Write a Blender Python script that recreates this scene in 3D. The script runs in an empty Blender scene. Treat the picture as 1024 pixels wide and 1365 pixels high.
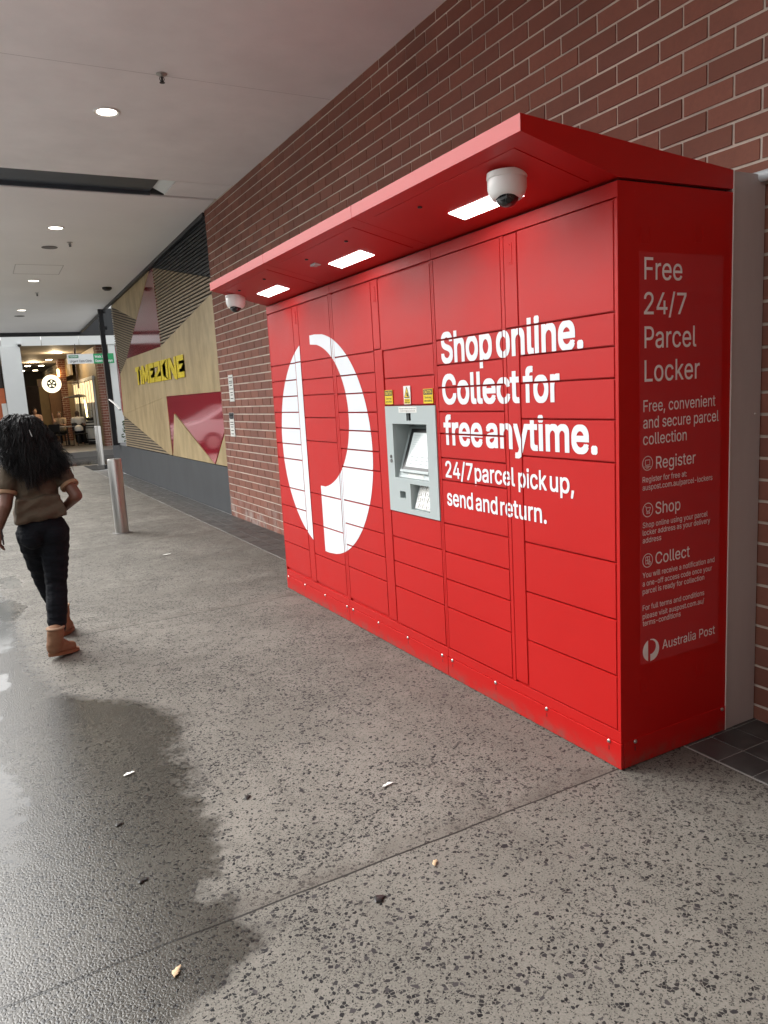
import bpy, bmesh, math, random
from mathutils import Vector, Matrix, Euler
random.seed(7)
sc = bpy.context.scene
COL = sc.collection
R = math.radians

# ------------------------------------------------------------------ camera
cam_d = bpy.data.cameras.new('camera')
cam = bpy.data.objects.new('camera', cam_d); COL.objects.link(cam)
YAW, PIT, ROLL = 4.89389169e-01, -1.60258045e-01, -5.77496710e-02
fw = Vector((math.sin(YAW)*math.cos(PIT), math.cos(YAW)*math.cos(PIT), math.sin(PIT)))
rt = Vector((math.cos(YAW), -math.sin(YAW), 0)); up = rt.cross(fw)
r2 = rt*math.cos(ROLL) + up*math.sin(ROLL); u2 = -rt*math.sin(ROLL) + up*math.cos(ROLL)
m = Matrix(((r2.x, u2.x, -fw.x), (r2.y, u2.y, -fw.y), (r2.z, u2.z, -fw.z))).to_4x4()
m.translation = Vector((-2.11748803, -2.06912403, 1.56734560))
cam.matrix_world = m
cam_d.sensor_fit = 'VERTICAL'; cam_d.sensor_height = 36.0
cam_d.lens = 36.0*1002.38/1365.0
cam_d.clip_start = 0.05; cam_d.clip_end = 500
sc.camera = cam

# ------------------------------------------------------------------ world, sun, exposure
SUN_EL, SUN_AZ = R(42), R(-34)          # azimuth measured from +Y towards +X
w = bpy.data.worlds.new('World'); sc.world = w; w.use_nodes = True
nt = w.node_tree; nt.nodes.clear()
sky = nt.nodes.new('ShaderNodeTexSky'); sky.sky_type = 'NISHITA'; sky.sun_disc = False
sky.sun_elevation = SUN_EL; sky.sun_rotation = SUN_AZ
sky.air_density = 2.0; sky.dust_density = 5.0; sky.ozone_density = 1.0
hs = nt.nodes.new('ShaderNodeHueSaturation'); hs.inputs['Saturation'].default_value = 0.08
bg = nt.nodes.new('ShaderNodeBackground'); bg.inputs['Strength'].default_value = 0.15
wo = nt.nodes.new('ShaderNodeOutputWorld')
nt.links.new(sky.outputs[0], hs.inputs['Color']); nt.links.new(hs.outputs[0], bg.inputs[0]); nt.links.new(bg.outputs[0], wo.inputs[0])
sd = bpy.data.lights.new('sun', 'SUN'); sd.energy = 0.5; sd.angle = R(50); sd.color = (1, .985, .95)
sun = bpy.data.objects.new('sun', sd); COL.objects.link(sun)
sv = Vector((math.sin(SUN_AZ)*math.cos(SUN_EL), math.cos(SUN_AZ)*math.cos(SUN_EL), math.sin(SUN_EL)))
sun.rotation_euler = sv.to_track_quat('Z', 'Y').to_euler(); sun.location = sv*60
sc.view_settings.view_transform = 'Standard'; sc.view_settings.look = 'None'
sc.view_settings.gamma = 1.0; sc.view_settings.use_curve_mapping = False
sc.view_settings.exposure = 1.4
sc.render.engine = 'CYCLES'
sc.cycles.use_denoising = True
sc.cycles.max_bounces = 7; sc.cycles.diffuse_bounces = 4; sc.cycles.glossy_bounces = 3
sc.cycles.sample_clamp_indirect = 6.0
sc.cycles.caustics_reflective = False; sc.cycles.caustics_refractive = False

# ------------------------------------------------------------------ mesh helpers
def box(bm, x0, x1, y0, y1, z0, z1, bev=0.0):
    vs = [bm.verts.new((x, y, z)) for x in (x0, x1) for y in (y0, y1) for z in (z0, z1)]
    fs = [bm.faces.new([vs[i] for i in q]) for q in ((0,1,3,2),(4,6,7,5),(0,4,5,1),(2,3,7,6),(0,2,6,4),(1,5,7,3))]
    if bev:
        es = list({e for f in fs for e in f.edges})
        bmesh.ops.bevel(bm, geom=es, offset=bev, segments=2, affect='EDGES', profile=0.5)
    return vs

def frame_of(d):
    d = d.normalized(); a = Vector((0, 0, 1)) if abs(d.z) < .9 else Vector((1, 0, 0))
    u = d.cross(a).normalized(); return u, d.cross(u).normalized()

def tube(bm, pts, rad, n=8, cap=True, flat=1.0):
    pts = [Vector(p) for p in pts]
    if not hasattr(rad, '__len__'): rad = [rad]*len(pts)
    rings = []; u = None
    for i, p in enumerate(pts):
        d = (pts[min(i+1, len(pts)-1)] - pts[max(i-1, 0)])
        if d.length < 1e-9: d = Vector((0, 0, 1))
        d.normalize()
        if u is None: u, v = frame_of(d)
        else:
            u = (u - d*u.dot(d)); u = u.normalized() if u.length > 1e-6 else frame_of(d)[0]
            v = d.cross(u)
        rings.append([bm.verts.new(p + (u*math.cos(2*math.pi*k/n) + v*math.sin(2*math.pi*k/n)*flat)*rad[i]) for k in range(n)])
    for a, b in zip(rings, rings[1:]):
        for k in range(n): bm.faces.new((a[k], a[(k+1) % n], b[(k+1) % n], b[k]))
    if cap:
        bm.faces.new(rings[0][::-1]); bm.faces.new(rings[-1])

def lathe(bm, prof, c, axis=(0, 0, 1), n=24):
    ax = Vector(axis).normalized(); u, v = frame_of(ax); c = Vector(c); rings = []
    for r, h in prof:
        if r < 1e-6: rings.append([bm.verts.new(c + ax*h)])
        else: rings.append([bm.verts.new(c + ax*h + (u*math.cos(2*math.pi*k/n) + v*math.sin(2*math.pi*k/n))*r) for k in range(n)])
    for a, b in zip(rings, rings[1:]):
        for k in range(n):
            q = [a[k % len(a)], a[(k+1) % len(a)], b[(k+1) % len(b)], b[k % len(b)]]
            q = list(dict.fromkeys(q))
            if len(q) > 2: bm.faces.new(q)
    for rg, fl in ((rings[0], True), (rings[-1], False)):
        if len(rg) > 2: bm.faces.new(rg[::-1] if fl else rg)

def prism(bm, poly, f, t):
    """poly: list of (a,b); f(a,b,d)->xyz; extruded from d=0 to d=t"""
    A = [bm.verts.new(f(a, b, 0)) for a, b in poly]; B = [bm.verts.new(f(a, b, t)) for a, b in poly]
    fa = bm.faces.new(A); fb = bm.faces.new(B[::-1]); n = len(poly)
    for i in range(n): bm.faces.new((A[i], B[i], B[(i+1) % n], A[(i+1) % n]))
    if n > 4: bmesh.ops.triangulate(bm, faces=[fa, fb])

def ball(bm, c, r, sc3=(1, 1, 1), sub=2):
    mt = Matrix.Translation(Vector(c)) @ Matrix.Diagonal((*[r*s for s in sc3], 1))
    bmesh.ops.create_icosphere(bm, subdivisions=sub, radius=1.0, matrix=mt)

def capsule(bm, a, b, ra, rb, n=12, sx=1.0):
    a, b = Vector(a), Vector(b); d = b-a; L = max(d.length, 1e-5); d.normalize()
    pts = []; rr = []
    for k in range(4):
        t = math.pi/2*k/3.5; pts.append(a - d*ra*math.cos(t)); rr.append(max(ra*math.sin(t), ra*.12))
    for t in (0, .25, .5, .75, 1): pts.append(a + d*L*t); rr.append(ra + (rb-ra)*t)
    for k in range(4):
        t = math.pi/2*(1-k/3.5) - .22; pts.append(b + d*rb*math.cos(t)); rr.append(max(rb*math.sin(t), rb*.12))
    tube(bm, pts, rr, n)

def obj(name, bm, mat, parent=None, smooth=False, recalc=True):
    if recalc: bmesh.ops.recalc_face_normals(bm, faces=bm.faces[:])
    me = bpy.data.meshes.new(name); bm.to_mesh(me); bm.free()
    for mm in (mat if isinstance(mat, (list, tuple)) else [mat]): me.materials.append(mm)
    if smooth:
        for p in me.polygons: p.use_smooth = True
        if smooth != 'all': me.set_sharp_from_angle(angle=R(smooth if smooth is not True else 35))
    o = bpy.data.objects.new(name, me); COL.objects.link(o)
    if parent is not None: adopt(o, parent)
    return o

ROOTS = {}
def wloc(o):
    v = Vector((0, 0, 0))
    while o is not None:
        v += o.location
        if o.parent is not None: v += o.matrix_parent_inverse.translation
        o = o.parent
    return v
def adopt(o, parent):
    o.parent = parent; o.matrix_parent_inverse = Matrix.Translation(-wloc(parent))

def tag(o, label, cat, group=None):
    o['label'] = label; o['category'] = cat
    if group: o['group'] = group
    return o
def thing(name, label, cat, loc=(0, 0, 0), group=None):
    o = bpy.data.objects.new(name, None); COL.objects.link(o); o.location = loc
    o.empty_display_size = .1
    return tag(o, label, cat, group)
def struct(name, bm, mat, smooth=False, kind='structure'):
    o = obj(name, bm, mat, None, smooth); o['kind'] = kind; return o
def copy_tree(o, parent=None):
    c = o.copy(); COL.objects.link(c)
    if parent is not None:
        c.parent = parent; c.matrix_parent_inverse = o.matrix_parent_inverse.copy()
    for ch in [x for x in bpy.data.objects if x.parent == o]: copy_tree(ch, c)
    return c
def dup(o, loc, label, group=None):
    c = copy_tree(o); c.location = loc; c['label'] = label
    if group: c['group'] = group
    return c
def NB(): return bmesh.new()

# ------------------------------------------------------------------ materials
def mat(name, col, rough=.5, metal=0.0, spec=.5, var=0.0, vscale=3.0, bump=0.0, bscale=60.0, emit=None, estr=0.0, coat=0.0, rvar=0.0, stretch=None, bdist=.002):
    M = bpy.data.materials.new(name); M.use_nodes = True; t = M.node_tree; n = t.nodes; p = n['Principled BSDF']
    p.inputs['Base Color'].default_value = (*col, 1); p.inputs['Roughness'].default_value = rough
    p.inputs['Metallic'].default_value = metal; p.inputs['Specular IOR Level'].default_value = spec
    p.inputs['Coat Weight'].default_value = coat; p.inputs['Coat Roughness'].default_value = .08
    if emit: p.inputs['Emission Color'].default_value = (*emit, 1); p.inputs['Emission Strength'].default_value = estr
    tc = n.new('ShaderNodeTexCoord'); src = tc.outputs['Object']
    if stretch:
        mp = n.new('ShaderNodeMapping'); mp.inputs['Scale'].default_value = stretch; t.links.new(src, mp.inputs[0]); src = mp.outputs[0]
    if var or rvar:
        nz = n.new('ShaderNodeTexNoise'); nz.inputs['Scale'].default_value = vscale; nz.inputs['Detail'].default_value = 7; nz.inputs['Roughness'].default_value = .62
        t.links.new(src, nz.inputs['Vector'])
        if var:
            mr = n.new('ShaderNodeMapRange'); mr.inputs[1].default_value = .3; mr.inputs[2].default_value = .7
            mr.inputs[3].default_value = 1-var; mr.inputs[4].default_value = 1+var
            t.links.new(nz.outputs[0], mr.inputs[0])
            mx = n.new('ShaderNodeVectorMath'); mx.operation = 'SCALE'; mx.inputs[0].default_value = col
            t.links.new(mr.outputs[0], mx.inputs['Scale']); t.links.new(mx.outputs[0], p.inputs['Base Color'])
        if rvar:
            m2 = n.new('ShaderNodeMapRange'); m2.inputs[1].default_value = .3; m2.inputs[2].default_value = .7
            m2.inputs[3].default_value = max(0.02, rough-rvar); m2.inputs[4].default_value = rough+rvar
            t.links.new(nz.outputs[0], m2.inputs[0]); t.links.new(m2.outputs[0], p.inputs['Roughness'])
    if bump:
        b = n.new('ShaderNodeBump'); b.inputs['Strength'].default_value = bump; b.inputs['Distance'].default_value = bdist
        nb = n.new('ShaderNodeTexNoise'); nb.inputs['Scale'].default_value = bscale; nb.inputs['Detail'].default_value = 3
        t.links.new(src, nb.inputs['Vector']); t.links.new(nb.outputs[0], b.inputs['Height']); t.links.new(b.outputs[0], p.inputs['Normal'])
    return M

class G:   # tiny node-graph helper
    def __init__(s, M): s.t = M.node_tree; s.n = s.t.nodes; s.p = s.n['Principled BSDF']
    def link(s, a, b): s.t.links.new(a, b)
    def node(s, k, **kw):
        x = s.n.new(k)
        for a, v in kw.items(): setattr(x, a, v)
        return x
    def put(s, inp, v):
        if hasattr(v, 'is_linked') or isinstance(v, bpy.types.NodeSocket): s.link(v, inp)
        else: inp.default_value = v
    def math(s, op, a, b=0.0, c=None, clamp=False):
        x = s.node('ShaderNodeMath', operation=op, use_clamp=clamp); s.put(x.inputs[0], a); s.put(x.inputs[1], b)
        if c is not None: s.put(x.inputs[2], c)
        return x.outputs[0]
    def ramp(s, v, a, b, c=0.0, d=1.0, smooth=True):
        x = s.node('ShaderNodeMapRange', interpolation_type='SMOOTHSTEP' if smooth else 'LINEAR')
        s.put(x.inputs[0], v); x.inputs[1].default_value = a; x.inputs[2].default_value = b; s.put(x.inputs[3], c); s.put(x.inputs[4], d); return x.outputs[0]
    def mix(s, f, a, b):
        x = s.node('ShaderNodeMix', data_type='RGBA'); s.put(x.inputs[0], f)
        for i, v in ((6, a), (7, b)):
            if isinstance(v, tuple): v = (*v, 1) if len(v) == 3 else v
            s.put(x.inputs[i], v)
        return x.outputs[2]
    def noise(s, vec, scale, detail=4, rough=.55):
        x = s.node('ShaderNodeTexNoise'); x.inputs['Scale'].default_value = scale; x.inputs['Detail'].default_value = detail; x.inputs['Roughness'].default_value = rough
        s.link(vec, x.inputs['Vector']); return x.outputs[0]
    def voro(s, vec, scale, feature='F1', rnd=1.0):
        x = s.node('ShaderNodeTexVoronoi', feature=feature); x.inputs['Scale'].default_value = scale; x.inputs['Randomness'].default_value = rnd
        s.link(vec, x.inputs['Vector']); return x
    def attr(s, name):
        x = s.node('ShaderNodeAttribute'); x.attribute_name = name; return x

RED = (0.50, 0.007, 0.006)
m_red = mat('red_powder_coat', RED, .48, spec=.34, bump=.6, bscale=420, bdist=.001, rvar=.07, vscale=2.2, var=.03)
m_red_side = mat('red_side_powder_coat', RED, .42, spec=.22, bump=.2, bscale=600, bdist=.0006, var=.04, vscale=1.3)
m_kick = mat('red_kick_paint', RED, .5, spec=.3)
g = G(m_kick); tc = g.node('ShaderNodeTexCoord').outputs['Object']; xyz = g.node('ShaderNodeSeparateXYZ'); g.link(tc, xyz.inputs[0])
f_ = g.math('MULTIPLY', g.ramp(xyz.outputs[2], .085, .0), g.ramp(g.noise(tc, 14, 7, .7), .38, .7, .08, .75))
f2 = g.math('MULTIPLY', g.ramp(g.noise(tc, 45, 5, .75), .66, .72), .35)
g.link(g.mix(g.math('MAXIMUM', f_, f2), (*RED,), (.16, .085, .07)), g.p.inputs['Base Color'])
m_redsoff = mat('red_soffit_paint', RED, .4, spec=.4, bump=.15, bscale=500, bdist=.0006)
m_white_vinyl = mat('white_vinyl', (.82, .86, .90), .35, var=.02, vscale=6)
m_offwhite_vinyl = mat('side_white_vinyl', (.86, .86, .86), .4)
m_sticker = mat('red_sticker_vinyl', (.52, .020, .026), .22, spec=.6, bump=.12, bscale=5, bdist=.004, stretch=(1, 1, 3))
m_kiosk = mat('kiosk_grey_paint', (.44, .50, .50), .38, bump=.1, bscale=500, bdist=.0005, var=.02, vscale=3)
m_kiosk_dark = mat('kiosk_recess_grey', (.40, .46, .46), .42, var=.03)
m_black = mat('black_plastic', (.012, .012, .013), .3)
m_blackmetal = mat('black_steel', (.016, .018, .021), .4, var=.1)
m_whiteplastic = mat('white_plastic', (.78, .78, .76), .35, var=.02)
m_dome = mat('dark_dome_plastic', (.006, .006, .008), .06, spec=.6, coat=.5)
m_led = mat('led_panel', (.9, .9, .9), .4, emit=(1, .99, .97), estr=3.9)
m_down = mat('downlight_lens', (.9, .9, .9), .4, emit=(1, .93, .78), estr=3.2)
m_screw = mat('steel_screw', (.62, .62, .60), .3, metal=1.0)
m_greypanel = mat('grey_filler_paint', (.46, .45, .445), .5, var=.08, vscale=2.0, stretch=(3, 3, .6))
m_edge = mat('filler_edge_paint', (.72, .72, .70), .5)
m_ceil = mat('ceiling_paint', (.86, .855, .845), .75, var=.06, vscale=1.5, bump=.08, bscale=9, bdist=.004)
m_ceil2 = mat('rear_ceiling_paint', (.85, .845, .835), .7, var=.04, vscale=.6)
m_beam = mat('blue_grey_steel_beam', (.055, .07, .085), .45, var=.1)
m_white_reveal = mat('white_reveal_paint', (.75, .80, .78), .6)
m_stainless = mat('brushed_stainless', (.50, .49, .47), .36, metal=1.0, rvar=.06, vscale=8, stretch=(12, 12, .6), var=.06)
m_ply = None
m_paper = mat('paper', (.78, .78, .74), .7, var=.04)
m_ink = mat('dark_ink', (.03, .03, .035), .6)
m_yellow = mat('yellow_sign_paint', (.80, .62, .012), .35, var=.03)
m_mustard = mat('mustard_letter_sides', (.45, .33, .012), .5)
m_yellow2 = mat('yellow_sticker', (.80, .58, .02), .4)
m_plinth = mat('plinth_render', (.048, .053, .059), .55, var=.16, vscale=2.5, bump=.12, bscale=14, stretch=(1, 1, .5))
m_slatback = mat('slat_backing_black', (.010, .010, .011), .7)
m_slat = mat('timber_slat', (.30, .23, .145), .5, var=.14, vscale=5)
m_darkslat = mat('charcoal_slat', (.014, .016, .019), .55)
m_acrylic = mat('red_acrylic', (.66, .030, .06), .04, metal=.4, spec=1.0, coat=1.0)
m_acrylic2 = mat('dark_red_acrylic', (.22, .012, .018), .08, spec=.6, coat=.3)
m_glass = mat('window_glass', (.03, .035, .035), .03, spec=.7)
m_glass.node_tree.nodes['Principled BSDF'].inputs['Transmission Weight'].default_value = .85
m_portal = mat('white_cladding', (.74, .76, .75), .5, var=.03, vscale=1.2)
m_conduit = mat('pale_conduit', (.62, .68, .72), .4)
m_asphalt = mat('wet_asphalt', (.022, .022, .024), .10, spec=.5, bump=.2, bscale=14, bdist=.006, rvar=.08, vscale=1.5)
m_road = mat('road_concrete', (.37, .37, .365), .4, var=.12, vscale=2, rvar=.2, bump=.3, bscale=80, bdist=.004)
m_cafefloor = mat('cafe_paving', (.16, .15, .14), .35, var=.12, vscale=1.5, rvar=.1)
m_cafeceil = mat('cafe_ceiling', (.30, .27, .24), .7)
m_darkwall = mat('cafe_dark_wall', (.035, .026, .022), .6, var=.2)
m_timber = mat('warm_timber', (.22, .11, .05), .5, var=.2, vscale=6, stretch=(6, 6, 1))
m_curtain = mat('dark_curtain', (.022, .014, .017), .85, var=.2)
m_tan = mat('tan_panel', (.26, .19, .10), .6, var=.15)
m_green = mat('clinic_green', (.02, .33, .12), .4)
m_dkgreen = mat('label_green', (.03, .22, .10), .4)
m_signwhite = mat('sign_white', (.78, .80, .80), .4)
m_glow = mat('round_sign_glow', (.9, .85, .65), .4, emit=(1, .88, .58), estr=.75)
m_warm = mat('warm_lamp_glow', (.9, .6, .3), .4, emit=(1, .62, .22), estr=5)
m_cafelight = mat('cafe_downlight', (.9, .8, .6), .4, emit=(1, .82, .55), estr=7)
m_bulkhead = mat('cream_bulkhead', (.52, .42, .28), .6)
m_barrel = mat('pale_barrel_paint', (.66, .66, .63), .5, var=.08, vscale=8)
m_hoop = mat('barrel_hoop', (.018, .017, .016), .5)
m_plant = mat('plant_leaf', (.030, .055, .025), .5, var=.3)
m_hedge = mat('hedge_leaf', (.06, .10, .03), .5, var=.3)
m_chair = mat('dark_chair', (.013, .012, .013), .5)
m_table = mat('table_top_laminate', (.34, .32, .30), .3)
m_skin = mat('skin_brown', (.135, .058, .036), .48, var=.08, vscale=14)
m_skin2 = mat('skin_light', (.48, .28, .20), .5)
m_hair = mat('black_hair', (.0035, .0032, .0034), .4, spec=.3, var=.3, vscale=40)
m_tee = mat('brown_tshirt', (.085, .064, .044), .9, spec=.2, var=.14, vscale=9, bump=.8, bscale=11, bdist=.02, stretch=(1, 1, 1.6))
m_hem = mat('tan_cuff', (.26, .155, .085), .8)
m_pants = mat('black_track_pants', (.0065, .0075, .0105), .85, spec=.15, bump=.9, bscale=9, bdist=.02, stretch=(1, 1, 3.2))
m_boot = mat('tan_sheepskin', (.20, .098, .050), .85, var=.12, vscale=18, bump=.25, bscale=60)
m_sole = mat('boot_sole', (.20, .085, .038), .7)
m_fleece = mat('boot_fleece', (.30, .19, .12), .9)
m_white_top = mat('white_shirt', (.72, .70, .66), .8)
m_pink_top = mat('pale_pink_top', (.50, .32, .26), .8)
m_beige_top = mat('beige_top', (.42, .33, .24), .8)
m_brownhair = mat('brown_hair', (.05, .028, .018), .5)
m_leaf = mat('dry_leaf', (.50, .36, .22), .7, var=.15, vscale=60)
m_darkleaf = mat('dark_wet_leaf', (.012, .011, .011), .35)
m_orange = mat('orange_poster', (.55, .14, .05), .5)
m_hatch = mat('hatch_paint', (.50, .49, .48), .7)
m_grille = mat('speaker_grille', (.16, .155, .15), .6)

# plywood
m_ply = mat('plywood', (.40, .29, .145), .45)
g = G(m_ply); tc = g.node('ShaderNodeTexCoord').outputs['Object']
mp = g.node('ShaderNodeMapping'); mp.inputs['Scale'].default_value = (1, 1.5, .6); g.link(tc, mp.inputs[0])
n1 = g.noise(mp.outputs[0], 2.2, 8, .68); n2 = g.noise(tc, .8, 4)
c = g.mix(g.ramp(n1, .34, .68), (.33, .235, .110), (.52, .395, .205)); c = g.mix(g.ramp(n2, .35, .7, 0, .45), c, (.58, .46, .26))
g.link(c, g.p.inputs['Base Color'])

# brick: colour from per-brick attribute
m_brick = mat('red_brick', (.17, .06, .045), .8)
g = G(m_brick); tc = g.node('ShaderNodeTexCoord').outputs['Object']; a = g.attr('tone'); sep = g.node('ShaderNodeSeparateColor'); g.link(a.outputs['Color'], sep.inputs[0])
c = g.mix(sep.outputs[0], (.225, .086, .056), (.320, .125, .082)); c = g.mix(g.math('MULTIPLY', sep.outputs[1], .4), c, (.24, .105, .080))
nz = g.noise(tc, 38, 6, .7); c = g.mix(g.ramp(nz, .3, .75, .0, .4), c, (.19, .080, .060))
c = g.mix(g.ramp(g.noise(tc, 1.3, 7, .68), .45, .72, 0, .40), c, (.17, .075, .058))
xyz = g.node('ShaderNodeSeparateXYZ'); g.link(tc, xyz.inputs[0])
eff = g.math('MULTIPLY', g.ramp(xyz.outputs[2], .42, .02), g.ramp(g.noise(tc, 4.5, 5, .6), .42, .68, 0, .75))
effy = g.ramp(xyz.outputs[1], 3.0, 5.5); c = g.mix(g.math('MULTIPLY', eff, effy), c, (.42, .36, .33))
g.link(c, g.p.inputs['Base Color'])
b = g.node('ShaderNodeBump'); b.inputs['Strength'].default_value = .5; b.inputs['Distance'].default_value = .003; g.link(nz, b.inputs['Height']); g.link(b.outputs[0], g.p.inputs['Normal'])
m_mortar = mat('mortar', (.66, .59, .51), .9, var=.28, vscale=2.2, bump=.4, bscale=120, bdist=.003)

# dark paving tile
m_tile = mat('charcoal_tile', (.03, .03, .031), .5)
g = G(m_tile); tc = g.node('ShaderNodeTexCoord').outputs['Object']; a = g.attr('tone'); sep = g.node('ShaderNodeSeparateColor'); g.link(a.outputs['Color'], sep.inputs[0])
nz = g.noise(tc, 9, 6, .65)
c = g.mix(sep.outputs[0], (.034, .033, .033), (.062, .060, .057)); c = g.mix(g.ramp(nz, .4, .72, 0, .8), c, (.10, .096, .09))
g.link(c, g.p.inputs['Base Color']); g.link(g.ramp(nz, .3, .7, .35, .6), g.p.inputs['Roughness'])
m_grout = mat('tile_grout', (.26, .25, .235), .8, var=.3, vscale=4)

# exposed aggregate concrete with a damp side
m_conc = mat('exposed_aggregate_concrete', (.24, .215, .185), .7, spec=.4)
g = G(m_conc); tc = g.node('ShaderNodeTexCoord').outputs['Object']
sx = g.node('ShaderNodeSeparateXYZ'); g.link(tc, sx.inputs[0]); X, Y = sx.outputs[0], sx.outputs[1]
wa = g.attr('wet'); wsep = g.node('ShaderNodeSeparateColor'); g.link(wa.outputs['Color'], wsep.inputs[0])
warp = g.node('ShaderNodeTexNoise'); warp.inputs['Scale'].default_value = 30; warp.inputs['Detail'].default_value = 2; g.link(tc, warp.inputs['Vector'])
wv = g.node('ShaderNodeVectorMath', operation='SCALE'); g.link(warp.outputs['Color'], wv.inputs[0]); wv.inputs['Scale'].default_value = .008
pv = g.node('ShaderNodeVectorMath', operation='ADD'); g.link(tc, pv.inputs[0]); g.link(wv.outputs[0], pv.inputs[1]); P = pv.outputs[0]
def chips(scale, thr, prob):
    e = g.voro(P, scale, 'DISTANCE_TO_EDGE').outputs['Distance']; v = g.voro(P, scale)
    cs = g.node('ShaderNodeSeparateColor'); g.link(v.outputs['Color'], cs.inputs[0])
    inside = g.ramp(e, thr*.75, thr*1.05); pick = g.math('LESS_THAN', cs.outputs[0], prob)
    return g.math('MULTIPLY', inside, pick), cs.outputs[1], e
dens = g.noise(tc, 1.7, 3)
p1 = g.ramp(dens, .33, .66, .07, .24, False); p2 = g.ramp(dens, .33, .66, .14, .40, False)
c1, t1, e1 = chips(92, .085, p1); c2, t2, e2 = chips(210, .10, p2); c3, t3, e3 = chips(62, .10, .035)
big = g.noise(tc, 1.1, 7, .62); mid = g.noise(tc, 6, 6, .65); fine = g.noise(tc, 160, 3, .7)
base = g.mix(g.ramp(big, .3, .7), (.118, .111, .096), (.205, .194, .170))
base = g.mix(g.ramp(mid, .35, .75, 0, .6), base, (.108, .100, .085))
base = g.mix(g.ramp(fine, .35, .7, 0, .5), base, (.25, .238, .211))
stone = g.mix(t1, (.004, .004, .005), (.030, .028, .028))
stone2 = g.mix(t2, (.007, .007, .008), (.05, .046, .042))
col = g.mix(g.math('MULTIPLY', c2, .85), base, stone2); col = g.mix(c1, col, stone); col = g.mix(c3, col, g.mix(t3, (.015, .014, .016), (.06, .055, .055)))
# slab joints every 3.41 m along the walkway
yj = g.math('ADD', Y, g.math('MULTIPLY', g.math('SUBTRACT', g.noise(tc, 3, 3), .5), .02))
d = g.math('ABSOLUTE', g.math('SUBTRACT', g.math('MODULO', g.math('ADD', yj, 34.09), 3.41), .005))
joint = g.ramp(d, .006, .0022)
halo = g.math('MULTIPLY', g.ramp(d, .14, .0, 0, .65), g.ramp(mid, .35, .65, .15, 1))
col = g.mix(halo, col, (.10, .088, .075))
col = g.mix(g.math('MULTIPLY', joint, .92), col, (.012, .011, .010))
# trodden-in gum and long scuffs
gv = g.voro(tc, 2.3); gs = g.node('ShaderNodeSeparateColor'); g.link(gv.outputs['Color'], gs.inputs[0])
gum = g.math('MULTIPLY', g.ramp(g.math('ADD', gv.outputs['Distance'], g.math('MULTIPLY', g.noise(tc, 60, 2), .016)), .045, .030), g.math('LESS_THAN', gs.outputs[0], .30))
col = g.mix(g.math('MULTIPLY', gum, .75), col, (.05, .047, .042))
sm = g.node('ShaderNodeMapping'); sm.inputs['Scale'].default_value = (2.4, .28, 1); g.link(tc, sm.inputs[0])
col = g.mix(g.ramp(g.noise(sm.outputs[0], 1.6, 7, .68), .52, .72, 0, .38), col, (.085, .078, .066))
# darker in patches towards the locker corner and wall strip
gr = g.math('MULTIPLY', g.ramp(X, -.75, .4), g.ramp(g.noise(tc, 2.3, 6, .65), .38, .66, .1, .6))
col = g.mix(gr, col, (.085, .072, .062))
# damp
wn = g.math('ADD', wsep.outputs[0], g.math('MULTIPLY', g.math('SUBTRACT', g.noise(tc, 8, 9, .78), .5), .48))
wet = g.ramp(wn, .44, .58); pud = g.ramp(g.math('ADD', wsep.outputs[1], g.math('MULTIPLY', g.math('SUBTRACT', g.noise(tc, 5, 8, .72), .5), 1.1)), .5, .72)
dark = g.node('ShaderNodeVectorMath', operation='MULTIPLY'); g.link(col, dark.inputs[0]); dark.inputs[1].default_value = (.29, .285, .27)
col2 = g.mix(wet, col, dark.outputs[0]); g.link(col2, g.p.inputs['Base Color'])
g.link(g.ramp(wet, 0, 1, .2, .55, False), g.p.inputs['Specular IOR Level'])
rdry = g.ramp(mid, .3, .7, .55, .75)
rw = g.ramp(pud, 0, 1, .27, .07, False)
rg = g.node('ShaderNodeMix', data_type='FLOAT'); g.link(g.math('MAXIMUM', wet, pud), rg.inputs[0]); g.link(rdry, rg.inputs[2]); g.link(rw, rg.inputs[3]); g.link(rg.outputs[0], g.p.inputs['Roughness'])
h = g.math('ADD', g.math('MULTIPLY', g.ramp(e1, 0, .3), .6), g.math('MULTIPLY', g.noise(tc, 110, 4, .6), .8)); h = g.math('SUBTRACT', h, g.math('MULTIPLY', joint, 2.5))
bp = g.node('ShaderNodeBump'); bp.inputs['Distance'].default_value = .0035; g.link(h, bp.inputs['Height']); g.link(g.math('MULTIPLY', g.ramp(pud, 0, 1, .6, .04, False), g.ramp(X, -1.6, -2.0, .2, .42, False)), bp.inputs['Strength'])
g.link(bp.outputs[0], g.p.inputs['Normal'])

# ================================================================== SETTING
def wet_edge(y):
    K = [(-6, -2.1), (-.55, -2.05), (-.29, -1.90), (-.24, -1.74), (-.14, -1.54), (.07, -1.56), (.2, -1.63), (.36, -1.53), (.75, -1.485), (1.3, -1.46), (1.62, -1.36), (1.85, -1.45), (2.1, -1.66), (2.35, -1.88), (3.0, -1.96), (4.2, -2.0), (5.5, -2.1), (8, -2.25), (21, -2.4)]
    for (a, xa), (b_, xb) in zip(K, K[1:]):
        if a <= y <= b_: return xa + (xb-xa)*(y-a)/(b_-a)
    return -2.4
PUD = [(-2.06, 4.55, .16, .55), (-2.14, 3.7, .13, .45), (-2.2, 2.75, .12, .22), (-2.36, 2.2, .2, .25), (-2.0, 5.6, .13, .45), (-2.35, 1.2, .3, .6), (-2.5, .3, .3, .6)]
bm = NB(); xs = [-3.6 + .06*i for i in range(int(3.97/.06)+1)]; xs[-1] = .362; ys = [-6.5 + .06*i for i in range(int(26.4/.06)+1)]
lay = bm.loops.layers.float_color.new('wet'); V = [[bm.verts.new((x, y, 0)) for y in ys] for x in xs]
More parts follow.
